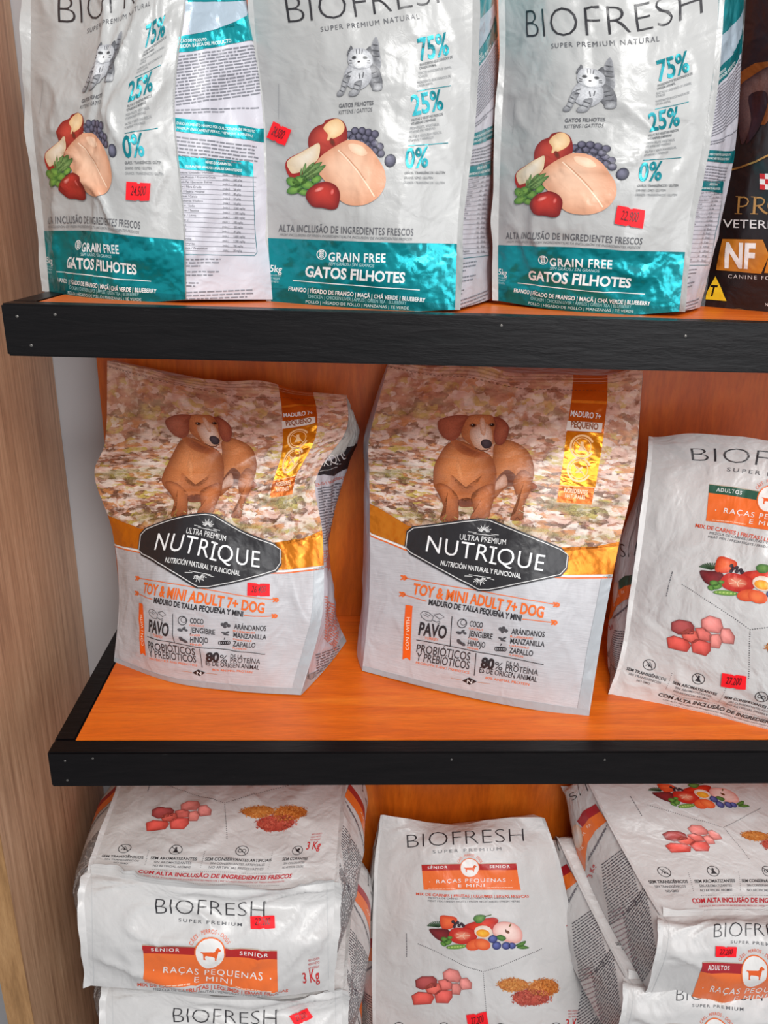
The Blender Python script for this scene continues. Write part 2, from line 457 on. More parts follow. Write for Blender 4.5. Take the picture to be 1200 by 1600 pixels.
def sample(A, x, y, cx, cy):
    nv, nu = A.shape[:2]
    i = np.clip(cx.astype(int), 0, nu-2); j = np.clip(cy.astype(int), 0, nv-2); fx = (x-i)[:, None]; fy = (y-j)[:, None]
    up = ((cx-i) >= (cy-j))[:, None]
    p, q, r, t = A[j, i], A[j, i+1], A[j+1, i+1], A[j+1, i]      # same diagonal as the panel's own triangles
    return np.where(up, p+(q-p)*fx+(r-q)*fy, p+(t-p)*fy+(r-t)*fx)
def drape(name, art, G, N, parent, mats, uvs=(1, 1), lift=.0004, label=None):
    vb, fb, cb, mb, (nu0, nv0, ctr) = art.out; nv, nu = G.shape[:2]
    x = vb[:, 0]*(nu-1)/(nu0-1); y = vb[:, 1]*(nv-1)/(nv0-1)
    cx, cy = ctr[:, 0], ctr[:, 1]
    assert (nu, nv) == (nu0, nv0)
    P = sample(G, x, y, cx, cy); n = sample(N, x, y, cx, cy); n /= np.linalg.norm(n, axis=1, keepdims=True)
    P = P+n*(lift+.0001*vb[:, 2:3])-root_of(parent)
    fb = fb.copy()
    a, b, c = P[fb[:, 0]], P[fb[:, 1]], P[fb[:, 2]]
    flip = (np.cross(b-a, c-a)*n[fb[:, 0]]).sum(1) < 0
    fb[flip] = fb[flip][:, ::-1]; cb = cb.copy(); cb[flip] = cb[flip][:, ::-1]
    me = bpy.data.meshes.new(name); k = len(fb)
    me.vertices.add(len(P)); me.vertices.foreach_set('co', P.ravel().astype('f'))
    me.loops.add(3*k); me.loops.foreach_set('vertex_index', fb.ravel().astype('i'))
    me.polygons.add(k); me.polygons.foreach_set('loop_start', np.arange(0, 3*k, 3, dtype='i')); me.polygons.foreach_set('loop_total', np.full(k, 3, 'i'))
    me.update(calc_edges=True); me.shade_smooth()
    at_ = me.color_attributes.new('Col', 'FLOAT_COLOR', 'CORNER'); at_.data.foreach_set('color', cb.reshape(-1).astype('f'))
    uv = me.uv_layers.new(name='UVMap'); k = fb.ravel()
    uv.data.foreach_set('uv', np.stack([x[k]/(nu-1)*uvs[0], y[k]/(nv-1)*uvs[1]], 1).ravel().astype('f'))
    me.polygons.foreach_set('material_index', mb.astype('i'))
    me.normals_split_custom_set_from_vertices(n.tolist())
    return link(name, me, parent, mats, label)

# ------------------------------------------------------------------ a bag
NU, NV = 57, 93
print_z = False
def wrinkle(nu, nv, seed, amp, fold=0., fx=5., fy=7., edge=True):
    S, T = np.meshgrid(np.linspace(0, 1, nu), np.linspace(0, 1, nv))
    wx = value_noise(S*3, T*4, seed+5)*1.2; wy = value_noise(S*3+9, T*4, seed+6)*1.2
    a = value_noise(S*fx+wx*2, T*fy+wy*2, seed)-.5
    r = 1-np.abs(2*value_noise(S*fx*.9+wx*3, T*fy*.6+wy, seed+1)-1)
    r2 = 1-np.abs(2*value_noise(S*fx*1.8+T*4+wx, T*fy*1.1+wy*2, seed+2)-1)
    d = a*1.3+(r**4)*fold*.8+(r2**5)*fold*.4
    if edge:
        e = np.minimum(np.minimum(S, 1-S)*14, 1)*np.minimum(np.minimum(T, 1-T)*14, 1); d = d*e
    return d*amp

def ribbon(edge, out, w, nrm, n=4, wav=0., seed=0):
    k = np.linspace(0, 1, n)
    T = np.linspace(0, 1, len(edge))
    ww = w*(1+.25*(value_noise(T*9, T*0, seed)-.5))
    G = edge[:, None]+out[:, None]*(ww[:, None]*k)[..., None]+nrm[:, None]*((value_noise(T*11, T*0+3, seed)-.5)[:, None]*k*wav)[..., None]
    return G

def make_bag(name, label, rows, base, film_mat, gus_mat=None, left=None, right=None, category='bag', group=None, size=(2.6, 3.6),
             amp=.0035, fold=.8, seed=1, seals=(.006, .006), seal_mat=None, lb=-.2, rb=-.2, back_bulge=.01, base_net=None,
             wr=(5., 7.), lprof=None, rprof=None):
    """rows: control net of the printed front. left / right: back-edge nodes, one per row. Returns a dict with the grids"""
    r = bpy.data.objects.new(name, None); COL.objects.link(r); r.location = base
    r['label'] = label; r['category'] = category; r.empty_display_size = .05
    if group: r['group'] = group
    C = net(rows); G0 = crom(crom(C, NV, 0), NU, 1)
    ctr = C.reshape(-1, 3).mean(0)
    bl = crom(np.array([node(n) for n in left]), NV); br = crom(np.array([node(n) for n in right]), NV)
    body = (G0.reshape(-1, 3).mean(0)+(bl.mean(0)+br.mean(0))/2)/2
    N0 = face_out(G0, body)
    G = G0+N0*wrinkle(NU, NV, seed, amp, fold, *wr)[..., None]
    tt = np.linspace(0, 1, NV); fade = np.clip(1-tt/.09, 0, 1)**1.5; up = G[0]-G[6]; up /= np.linalg.norm(up, axis=1, keepdims=True)
    ws = (value_noise(np.linspace(0, 6, NU), np.zeros(NU), seed+50)-.6)
    G = G+(up*(ws*.008)[:, None]+N0[0]*(ws*.010)[:, None])[None]*fade[:, None, None]
    N = face_out(G, body)
    gus_mat = gus_mat or film_mat; seal_mat = seal_mat or film_mat
    B = dict(root=r, G0=G0, G=G, N=N, size=size)
    B['front'] = grid_obj('front_panel', G, r, film_mat, size)
    NG = 17
    for side, e, b, bulge, prof, sw in (('L', 0, bl, lb, lprof, seals[0]), ('R', -1, br, rb, rprof, seals[1])):
        f = G[:, e]; w = np.linspace(0, 1, NG)
        out = f-G[:, NU//2]; out /= np.linalg.norm(out, axis=1, keepdims=True)
        dep = np.linalg.norm(b-f, axis=1)
        p = np.ones(NV) if prof is None else crom(np.array(prof, float), NV)
        g = f[:, None]*(1-w)[None, :, None]+b[:, None]*w[None, :, None]
        sh = np.sin(np.pi*w)
        g = g+out[:, None]*(sh[None]*(dep*p*bulge)[:, None])[..., None]
        g0 = g.copy(); n0 = face_out(g, body)
        g = g+n0*wrinkle(NG, NV, seed+31+e, amp*.8, fold, 2.5, 7.)[..., None]
        n = face_out(g, body)
        B['g'+side], B['n'+side], B['g0'+side] = g, n, g0
        B['gus'+side] = grid_obj('side_gusset', g, r, gus_mat, (size[0]*.45, size[1]))
        if sw:
            grid_obj('corner_seal', ribbon(f, out*.8+N[:, e]*.45, sw, N[:, e], 4, sw*.7, seed+e), r, seal_mat, (.1, size[1]))
    if base_net is not None:
        Cb = net([rows[-1]]+base_net); g0 = crom(crom(Cb, 41, 0), NU, 1); g0[0] = G[-1]
        n0 = face_out(g0, body)
        g = g0+n0*wrinkle(NU, 41, seed+77, amp*2.1, fold*1.4, 4.5, 2.2)[..., None]; g[0] = G[-1]
        n = face_out(g, body)
        B['gB'], B['nB'], B['g0B'] = g, n, g0
        B['base'] = grid_obj('base_panel', g, r, film_mat, (size[0], 1.3))
        ups = -(g[8]-g[0]); ups /= np.linalg.norm(ups, axis=1, keepdims=True)
        grid_obj('base_seal', ribbon(g[0], ups*.75+n[2]*.6, .011, n[2], 4, .006, seed), r, seal_mat, (size[0], .1))
        for e, c in ((0, 'L'), (-1, 'R')):
            o_ = g[:, e]-g[:, NU//2]; o_ /= np.linalg.norm(o_, axis=1, keepdims=True)
            grid_obj('base_seal', ribbon(g[:, e], o_*.9+n[:, e]*.35, .008, n[:, e], 4, .005, seed+9), r, seal_mat, (.1, 1.3))
            # the side folds close against the base's own side edges
            q = B['g'+c]; tgt = crom(g[:, e], NG) if False else g[np.linspace(0, 40, NG).astype(int), e]
            wgt = (np.linspace(0, 1, NV)**7)[:, None, None]
            q = q+(tgt-q[-1])[None]*wgt; B['g'+c] = q; B['n'+c] = face_out(q, body); B['g0'+c] = B['g0'+c]+(tgt-B['g0'+c][-1])[None]*wgt
            bpy.data.objects.remove(B['gus'+c]); B['gus'+c] = grid_obj('side_gusset', q, r, gus_mat, (size[0]*.45, size[1]))
    k = np.linspace(0, 1, 25)
    gl, gr = B['gL'][:, -1], B['gR'][:, -1]
    bk = gl[:, None]*(1-k)[None, :, None]+gr[:, None]*k[None, :, None]
    nb_ = -N.reshape(-1, 3).mean(0); T = np.sin(np.pi*np.linspace(0, 1, NV))
    bk = bk+nb_*(np.sin(np.pi*k)[None]*T[:, None]*back_bulge)[..., None]
    grid_obj('back_panel', bk, r, film_mat, size)
    def cap(nm, j):
        f = G[j]; lft = B['gL'][j]; rgt = B['gR'][j]
        s = np.linspace(0, 1, NU); bb = np.stack([np.interp(s, k, bk[j][:, a]) for a in range(3)], 1)
        q = np.linspace(0, 1, NG)
        g = f[:, None]*(1-q)[None, :, None]+bb[:, None]*q[None, :, None]
        # keep to the gusset edges at both ends
        dl = lft-g[0]; dr = rgt-g[-1]
        g = g+dl[None]*((1-s)**3)[:, None, None]+dr[None]*(s**3)[:, None, None]
        return grid_obj(nm, g.transpose(1, 0, 2), r, film_mat, (size[0], .6))
    cap('top_closure', 0)
    if base_net is None: cap('bottom_panel', -1)
    else:
        s = np.linspace(0, 1, NU); bb = np.stack([np.interp(s, k, bk[-1][:, a]) for a in range(3)], 1)
        q = np.linspace(0, 1, 5)[None, :, None]
        grid_obj('underside_hem', B['gB'][-1][:, None]*(1-q)+bb[:, None]*q, r, film_mat, (size[0], .2))
    if print_z: print('ZMIN', r.name, min((root_of(o)+np.array(v.co))[2] for o in r.children for v in o.data.vertices))
    return B

def put_print(B, which, art, mats=None, name=None, lift=.0004):
    G, N, par, uvs = {'F': (B['G'], B['N'], B['front'], B['size']),
                      'L': (B.get('gL'), B.get('nL'), B.get('gusL'), (B['size'][0]*.45, B['size'][1])),
                      'R': (B.get('gR'), B.get('nR'), B.get('gusR'), (B['size'][0]*.45, B['size'][1])),
                      'B': (B.get('gB'), B.get('nB'), None, (B['size'][0], 1.3))}[which]
    if which == 'B': par = [c for c in B['root'].children if c.name.startswith('base_panel')][0]
    return drape(name or 'printed_artwork', art, G, N, par, mats or (M_INK, M_LEAF, M_FUR, M_HEM), uvs, lift)

def sticker(B, which, cx, cy, w, h, ang, price, lines=1):
    """torn neon price sticker with a handwritten price"""
    G0 = {'F': B['G0'], 'L': B['g0L'], 'R': B['g0R'], 'B': B.get('g0B')}[which]
    G, N = {'F': (B['G'], B['N']), 'L': (B['gL'], B['nL']), 'R': (B['gR'], B['nR']), 'B': (B.get('gB'), B.get('nB'))}[which]
    a = Art(); ca, sa = math.cos(ang), math.sin(ang)
    def R(x, y): return (cx+x*ca-y*sa, cy+x*sa+y*ca)
    hw, hh = w/2, h/2
    pts = [(-hw, -hh), (-.1*w, -hh*.97), (-.05*w, -hh*.84), (.03*w, -hh*.82), (.06*w, -hh*.95), (hw*.98, -hh*.93), (hw, hh*.95),
           (.1*w, hh), (.05*w, hh*.88), (-.04*w, hh*.9), (-.08*w, hh), (-hw*.98, hh*.96)]
    a.poly([R(*p) for p in pts], (250, 30, 40), 0, step=4)
    a.build(G0)
    o = drape('price_sticker', a, G, N, B['root'], (M_RED,), (1, 1), .0016, 'neon red price sticker')
    t = Art(); x0, y0 = R(-hw*.62, hh*.4); x1, y1 = R(hw*.62, hh*.36)
    t.text(price, x0, y0, x1, y1, h*.5, (96, 8, 16), 2, off=0.004, shear=.25, bend=h*.04)
    t.build(G0)
    drape('handwritten_price', t, G, N, o, (M_INK,), (1, 1), .0019)
    return o

# ------------------------------------------------------------------ setting: wall, floor, shelves, cabinet side
def box_bm(bm, x0, x1, y0, y1, z0, z1, bev=0.):
    r = bmesh.ops.create_cube(bm, size=1)
    for v in r['verts']:
        v.co = Vector(((x0+x1)/2+v.co.x*(x1-x0), (y0+y1)/2+v.co.y*(y1-y0), (z0+z1)/2+v.co.z*(z1-z0)))
    if bev: bmesh.ops.bevel(bm, geom=list({e for v in r['verts'] for e in v.link_edges}), offset=bev, segments=2, affect='EDGES')
def box(name, x0, x1, y0, y1, z0, z1, mat, parent=None, bev=0., label=None):
    bm = bmesh.new(); o = root_of(parent)
    box_bm(bm, x0-o[0], x1-o[0], y0-o[1], y1-o[1], z0-o[2], z1-o[2], bev)
    me = bpy.data.meshes.new(name); bm.to_mesh(me); bm.free()
    return link(name, me, parent, (mat,), label)
def empty(name, loc, label, cat, group=None):
    o = bpy.data.objects.new(name, None); COL.objects.link(o); o.location = loc; o.empty_display_size = .05
    o['label'] = label; o['category'] = cat
    if group: o['group'] = group
    return o

ZU, TH, D_, BW = .4626, .0445, .31, .0222
XR = .95; ZL = -.742
w = box('wall_back', -1.2, 2.4, .3235, .42, -.9, 1.9, M_WALL); w['kind'] = 'structure'
w = box('floor', -2.2, 2.6, -3.2, .42, -.96, -.9, M_FLOOR); w['kind'] = 'structure'

def shelf(z, xl, label, seed):
    r = empty('wall_shelf', (xl, 0, z), label, 'shelf')
    box('plywood_board', xl+BW+.0006, XR-.02, BW+.0006, D_-.001, z-.03, z-.0006, M_PLYTOP, r)
    box('front_edging', xl, XR, 0, BW, z-TH, z, M_BLACK, r, .0016, 'black painted front edging strip')
    box('side_edging', xl, xl+BW, BW+.0004, D_-.001, z-TH, z, M_BLACK, r, .0016, 'black painted side edging strip')
    box('end_edging', XR-.02, XR, BW+.0004, D_-.001, z-TH, z, M_BLACK, r, .0016)
    rg = random.Random(seed)
    bm = bmesh.new(); bmesh.ops.create_uvsphere(bm, u_segments=10, v_segments=6, radius=.0013)
    for v in bm.verts: v.co.y *= .35
    me = bpy.data.meshes.new('nail'); bm.to_mesh(me); bm.free(); me.materials.append(M_NAIL)
    for x, dz in ((.015, .012), (.02, .034), (.045, .008), (.43, .009), (.60, .011), (.79, .01), (.80, .036)):
        n = bpy.data.objects.new('nail', me); COL.objects.link(n); n.parent = r
        n.location = (x+rg.uniform(-.003, .003), -.0001, -dz+rg.uniform(-.002, .002))
    return r
shelf(ZU, -.3306, 'upper black-edged shelf holding the three teal cat food bags', 1)
shelf(0, -.3466, 'middle black-edged orange plywood shelf under the two dachshund bags', 2)
shelf(ZL, -.3466, 'lowest black-edged shelf carrying the stacks of lying white bags', 3)
o = box('plywood_back_panel', -.3513, XR, D_, D_+.0125, -.88, 1.2, M_PLY)
o['label'] = 'orange varnished plywood back panel behind all the shelves'; o['category'] = 'panel'
r = empty('cabinet_side_panel', (-.4259, .16, -.9), 'tall oak-look cabinet side panel left of the shelves', 'cabinet')
box('panel_board', -.4414, -.4104, .0012, .322, -.9, 1.3, M_OAK, r)
box('edge_band', -.4414, -.4104, 0, .0010, -.9, 1.3, M_OAKEDGE, r, 0, 'lighter oak edge band')

# ------------------------------------------------------------------ printed designs
TEAL = (10, 150, 158); TEALD = (14, 112, 112); GR = (92, 92, 96); INK = (44, 42, 46); ORG = (238, 108, 34); WHT = (236, 236, 234)

def art_food_small(a):
    """apples, grapes, chicken breast, herb and tomato of the cat food front"""
    for x, y in ((440, 560), (465, 545), (495, 545), (522, 552), (550, 560), (456, 574), (480, 566), (508, 574), (536, 580), (500, 592),
                 (520, 604), (548, 600), (530, 618), (570, 612), (574, 640), (553, 628)):
        a.ell(x, y, 17, 17, (112, 108, 128), (34, 32, 48), 2, focus=(x-5, y-6))
    a.ell(613, 670, 24, 28, (120, 118, 138), (30, 30, 44), 2, .3, focus=(606, 660))
    a.blob([(270, 600), (276, 560), (300, 530), (335, 515), (345, 500), (385, 492), (415, 505), (430, 535), (432, 580), (420, 615), (370, 650), (320, 660), (285, 640)],
           (196, 70, 56), (128, 26, 24), 3, (330, 570))
    a.blob([(335, 535), (352, 510), (380, 495), (402, 498), (420, 520), (418, 545), (400, 565), (370, 580), (350, 585), (352, 560)], (242, 212, 168), (226, 180, 128), 4)
    a.ell(372, 592, 10, 18, (90, 44, 26), (140, 40, 30), 5, -.5)
    a.blob([(176, 700), (186, 664), (240, 634), (290, 606), (318, 598), (324, 640), (312, 680), (270, 715), (225, 738), (195, 740)], (150, 26, 22), (170, 34, 28), 3)
    a.blob([(184, 672), (240, 636), (290, 608), (318, 598), (320, 640), (306, 672), (262, 706), (215, 722), (196, 716)], (240, 226, 206), (226, 198, 160), 4, (270, 650))
    a.blob([(300, 700), (318, 660), (352, 630), (400, 600), (440, 583), (492, 590), (534, 622), (566, 668), (590, 715), (592, 770), (565, 820), (520, 850), (470, 858),
            (420, 846), (380, 810), (345, 760)], (240, 196, 166), (214, 152, 118), 5, (430, 690))
    a.line([(395, 625), (430, 660), (465, 700), (500, 745), (530, 790), (548, 820)], 5, (250, 218, 190), 6)
    a.line([(405, 628), (442, 664), (478, 706), (512, 752)], 4, (206, 150, 118), 6)
    a.blob([(440, 600), (490, 606), (520, 640), (490, 650), (450, 630)], (246, 208, 180), (238, 192, 160), 6)
    for p, q in (((240, 740), (330, 675)), ((250, 730), (262, 678)), ((256, 722), (300, 676)), ((246, 752), (345, 688)), ((262, 748), (320, 720)), ((240, 735), (244, 700))):
        p, q = np.array(p, float), np.array(q, float); d = q-p; n_ = np.array([-d[1], d[0]])*.13
        a.blob([p, p+d*.45+n_, q, p+d*.5-n_], (130, 158, 92), (70, 112, 56), 7, smooth=True)
    for x, y, rx, ry, ro in ((208, 760, 32, 20, .5), (236, 752, 34, 20, -.2), (268, 770, 30, 19, .1), (214, 790, 34, 18, -.3), (250, 800, 26, 14, .3), (305, 748, 24, 15, -.5)):
        a.ell(x, y, rx, ry, (128, 172, 74), (62, 112, 46), 7, ro)
    a.blob([(262, 822), (272, 790), (310, 765), (350, 757), (388, 775), (404, 810), (396, 862), (370, 874), (330, 866), (290, 860)], (206, 60, 48), (118, 18, 18), 8, (330, 800))
    a.ell(318, 790, 22, 9, (240, 150, 140), (200, 60, 50), 9, -.4); a.ell(372, 800, 8, 14, (232, 120, 110), (190, 40, 34), 9, .2)

def art_cat(a, x0, y0, x1, y1):
    """pencil-grey tabby kitten, drawn in a unit box 100 x 135"""
    def P(pts): return [(x0+(x1-x0)*x/100, y0+(y1-y0)*y/135) for x, y in pts]
    def B(pts, ci, co, l, fo=None): a.blob(P(pts), ci, co, l, P([fo])[0] if fo else None, mat=2)
    B([(84, 2), (90, 12), (94, 40), (96, 66), (88, 86), (76, 74), (72, 48), (76, 18)], (92, 92, 96), (140, 140, 144), 3)
    B([(60, 60), (88, 70), (99, 96), (98, 112), (88, 120), (78, 116), (70, 104), (56, 96)], (120, 120, 124), (84, 84, 88), 4)
    B([(20, 78), (34, 62), (60, 60), (74, 76), (74, 100), (60, 116), (44, 120), (26, 112), (16, 96)], (212, 212, 214), (156, 156, 160), 5)
    B([(20, 86), (30, 92), (22, 112), (14, 130), (2, 134), (0, 126), (8, 116), (12, 100)], (170, 170, 172), (112, 112, 116), 6)
    B([(40, 104), (56, 100), (52, 120), (44, 132), (28, 133), (28, 124), (36, 118)], (176, 176, 178), (116, 116, 120), 6)
    B([(82, 108), (98, 106), (99, 118), (90, 122), (78, 120)], (170, 170, 172), (108, 108, 112), 6)
    B([(30, 30), (34, 46), (24, 44)], (120, 120, 124), (96, 96, 100), 6)
    B([(36, 30), (32, 24), (31, 26), (26, 46), (34, 40)], (104, 104, 108), (80, 80, 84), 6)
    B([(72, 24), (76, 36), (74, 52), (62, 38)], (104, 104, 108), (80, 80, 84), 6)
    B([(26, 50), (32, 36), (46, 30), (62, 32), (76, 44), (78, 60), (70, 72), (54, 76), (38, 72), (28, 64)], (222, 222, 222), (164, 164, 168), 7, (50, 62))
    B([(44, 58), (56, 58), (62, 68), (50, 74), (40, 68)], (232, 232, 232), (214, 214, 214), 8)
    for x in (40, 62):
        a.ell(*P([(x, 51)])[0], (x1-x0)*.05, (x1-x0)*.035, (40, 40, 42), (110, 110, 112), 9)
    a.ell(*P([(50, 60)])[0], (x1-x0)*.03, (x1-x0)*.02, (60, 50, 52), None, 9)
    lw = (x1-x0)*.018
    for q in ([(44, 33), (45, 43)], [(50, 32), (50, 43)], [(56, 33), (55, 43)], [(30, 56), (36, 58)], [(72, 56), (66, 58)], [(29, 62), (36, 62)], [(73, 62), (66, 62)],
              [(14, 100), (22, 104)], [(10, 110), (19, 114)], [(6, 120), (14, 124)], [(40, 108), (52, 112)], [(36, 117), (48, 121)], [(24, 84), (34, 80)], [(22, 92), (32, 90)],
              [(76, 84), (88, 80)], [(78, 94), (92, 90)], [(80, 104), (94, 102)], [(78, 20), (90, 22)], [(76, 32), (92, 34)], [(76, 44), (93, 46)], [(50, 84), (52, 96)], [(60, 82), (58, 94)]):
        a.line(P(q), lw, (84, 84, 88), 9)

def art_kitten_front():
    a = Art(380, 0, 2.6667)
    a.poly([(60, 992), (103, 992), (400, 1003), (700, 1012), (1000, 1018), (1000, 1400), (60, 1400)], TEAL, 0, .62)
    a.poly([(60, 1195), (420, 1215), (800, 1262), (1000, 1275), (1000, 1400), (60, 1400)], (8, 128, 136), 1, .62)  # darker reflection in the lower foil band, painted into the colour
    a.text('BIOFRESH', 190, 98, 895, 2, 116, INK, 1, off=-.022, bend=14)
    a.text('SUPER PREMIUM NATURAL', 330, 137, 733, 84, 20, GR, 1, space=1.25, bend=-3)
    art_cat(a, 393, 150, 582, 405)
    a.text('GATOS FILHOTES', 400, 449, 545, 437, 16, GR, 1, off=.02, shear=.15)
    a.text('KITTENS / GATITOS', 397, 476, 540, 464, 16, GR, 1, shear=.3)
    T = (14, 132, 142)
    for big, x0, y0, x1, y1, h in (('75%', 738, 252, 860, 226, 86), ('25%', 705, 482, 836, 455, 80), ('0%', 678, 700, 775, 694, 80)):
        a.text(big, x0, y0, x1, y1, h, T, 2, off=.022, shear=.12, metal=.55)
    tiny = [('INGREDIENTES SELECIONADOS DE', 736, 276, 871, 243), ('ORIGEM ANIMAL', 735, 290, 805, 275), ('SELECTED INGREDIENTS OF ANIMAL', 730, 312, 868, 284),
            ('SOURCES', 729, 327, 768, 319), ('INGREDIENTES SELECCIONADOS DE', 725, 352, 865, 322), ('ORIGEN ANIMAL', 724, 367, 790, 352),
            ('FRUTAS E VEGETAIS FRESCOS,', 703, 506, 830, 482), ('VITAMINAS E MINERAIS', 701, 521, 800, 504), ('FRESH FRUITS, VEGETABLES,', 697, 540, 815, 524),
            ('VITAMINS AND MINERALS', 695, 555, 798, 540), ('FRUTAS Y VERDURAS FRESCAS,', 692, 577, 825, 557), ('VITAMINAS Y MINERALES', 690, 592, 792, 577),
            ('GRÃOS / TRANSGÊNICOS / GLÚTEN', 673, 726, 842, 724), ('GRAINS / GMO / GLUTEN', 670, 746, 792, 746), ('GRANOS / TRANSGÉNICOS / GLUTEN', 667, 766, 841, 766)]
    for i, (t, x0, y0, x1, y1) in enumerate(tiny): a.text(t, x0, y0, x1, y1, 10, (96, 98, 100) if i % 6 < 2 or i == 12 else (128, 130, 132), 1, off=.015 if i in (0, 1, 6, 7, 12) else 0, shear=.2)
    a.line([(722, 383), (865, 357)], 3, T, 1, .5); a.line([(688, 607), (850, 598)], 3, T, 1, .5)
    art_food_small(a)
    a.text('ALTA INCLUSÃO DE INGREDIENTES FRESCOS', 148, 964, 708, 982, 29, GR, 1, off=.01, space=1.1)
    a.text('HIGH INCLUSION OF FRESH INGREDIENTS|ALTA INCLUSIÓN DE INGREDIENTES FRESCOS', 153, 982, 703, 1001, 10, (120, 122, 124), 1, shear=.25)
    a.ring(329, 1060, 19, 3.5, WHT, 2)
    for k in range(4):
        a.ell(323, 1048+7*k, 5, 3, WHT, None, 2, .6, n=8); a.ell(335, 1048+7*k, 5, 3, WHT, None, 2, -.6, n=8)
    a.line([(329, 1044), (329, 1076)], 2, WHT, 2)
    a.text('GRAIN FREE', 357, 1087, 594, 1091, 35, WHT, 2, off=.022, space=1.12)
    a.text('SEM GRÃOS / SIN GRANOS', 358, 1104, 548, 1111, 13, (190, 220, 222), 2, shear=.2)
    a.text('GATOS FILHOTES', 260, 1150, 673, 1177, 42, WHT, 2, off=.03)
    a.line([(208, 1168), (735, 1207)], 3.5, WHT, 2)
    a.text('FRANGO | FÍGADO DE FRANGO | MAÇÃ | CHÁ VERDE | BLUEBERRY', 190, 1211, 758, 1258, 17, WHT, 2, off=.02)
    a.text('CHICKEN | CHICKEN LIVER | APPLES | GREEN TEA | BLUEBERRY', 273, 1240, 680, 1269, 14, (150, 205, 208), 2)
    a.text('POLLO | HÍGADO DE POLLO | MANZANAS | TÉ VERDE', 262, 1262, 690, 1289, 12, (200, 226, 226), 2)
    a.text(',5kg', 104, 1131, 162, 1136, 28, WHT, 2, off=.01)
    for k in range(3): a.text(('PESO LÍQUIDO', 'NET WEIGHT', 'PESO NETO')[k], 108, 1150+13*k, 160-6*k, 1152+13*k, 8, (190, 222, 224), 2)
    a.rows(150, 350, 150, 495, 0, 0, 1, 2, (150, 150, 152), 1, 3, (4, 10), 2)
    return a

def art_kitten_gusset():
    a = Art(0, 0, 2.6667)
    a.poly([(760, -400), (1100, -400), (1075, 70), (1055, 108), (790, 150), (770, 60)], (176, 190, 202), 0, .25)
    a.poly([(730, -420), (1160, -420), (1160, -60), (1010, 10), (780, 15)], TEAL, 1, .6)
    a.poly([(700, 158), (790, 148), (1060, 100), (1200, 90), (1200, 160), (1055, 172), (800, 214), (700, 222)], TEAL, 1, .6)
    a.text('COMPOSIÇÃO DO PRODUTO', 700, 182, 858, 172, 12, WHT, 2, off=.015)
    a.text('COMPOSICIÓN BÁSICA DEL PRODUCTO', 700, 206, 955, 182, 14, WHT, 2, off=.015)
    tx = (122, 122, 130)
    a.rows(690, 246, 1095, 192, .3, 13.2, 16, 5.5, tx, 1, 3, (10, 38), 5)
    a.rows(690, 462, 1098, 452, 0, 12, 2, 5, tx, 1, 4, (10, 38), 5, .6)
    a.poly([(680, 484), (722, 489), (1103, 540), (1180, 552), (1180, 606), (1103, 595), (722, 545), (680, 540)], TEAL, 1, .6)
    a.text('ENRIQUECIMENTO MÍNIMO POR QUILOGRAMA DE PRODUTO', 735, 518, 1060, 555, 11, WHT, 2)
    a.text('MINIMUM ENRICHMENT PER KG / VITAMINS & MINERALS', 735, 538, 1050, 574, 11, WHT, 2)
    a.rows(724, 572, 1072, 618, 0, 15, 6, 5.5, tx, 1, 5, (10, 34), 5, .8)
    a.poly([(690, 648), (730, 648), (1030, 674), (1046, 684), (1050, 737), (738, 700), (690, 695)], TEAL, 1, .6)
    a.text('NÍVEIS DE GARANTIA', 850, 682, 960, 692, 11, WHT, 2, off=.015)
    a.text('GUARANTEED ANALYSIS / ANÁLISIS GARANTIZADO', 770, 697, 1005, 716, 10, WHT, 2, off=.015)
    names = ['Moisture / Umidade / Humedad', 'Crude Protein / Proteína Cruda', 'Crude Fat / Extracto Etéreo', 'Fiber / Fibra Cruda', 'Ash / Matéria Mineral', 'Calcium / Calcio',
             'Phosphorus / Fósforo', 'Sodium / Sodio', 'Taurine / Taurina', 'Lysine / Lisina', 'Vitamin C', 'Omega 6', 'Omega 3', 'DHA', 'Glucosamine', 'Saccharomyces', 'Prebiotics / Prebióticos']
    vals = ['80 g/kg', '440 g/kg', '200 g/kg', '28 g/kg', '80 g/kg', '10 g/kg', '16 g/kg', '3.000 mg/kg', '1.500 mg/kg', '1.800 mg/kg', '100 mg/kg', '250 mg/kg', '37 g/kg', '5.000 mg/kg', '3.300 mg/kg', '700 mg/kg', '30 mg/kg']
    for k in range(17):
        y = 722+k*19.6
        a.text(names[k], 738, y, 738+5.2*len(names[k]), y+3, 8.5, (84, 84, 92), 1)
        a.text('(mín.)' if k % 3 else '(máx.)', 925, y+11, 950, y+12, 8.5, (84, 84, 92), 1)
        a.text(vals[k], 970, y+13, 970+4.6*len(vals[k]), y+14, 8.5, (84, 84, 92), 1)
        a.line([(735, y+5), (1062, y+17)], 1.6, (140, 140, 148), 1)
    a.line([(1050, 737), (1070, 1050), (1060, 1066), (735, 1058)], 2.5, (70, 120, 130), 1)
    a.rows(745, 1082, 925, 1082, 0, 14, 3, 5, tx, 1, 7, (10, 30), 5, .5)
    a.rows(745, 1134, 920, 1134, 0, 14, 2, 5, tx, 1, 8, (10, 30), 5, .8)
    a.rows(745, 1180, 830, 1182, 0, 13, 2, 5, tx, 1, 9, (10, 30), 5, .8)
    a.rows(750, 1222, 1060, 1210, 0, 14, 3, 5, tx, 1, 10, (12, 34), 5, .9)
    return a

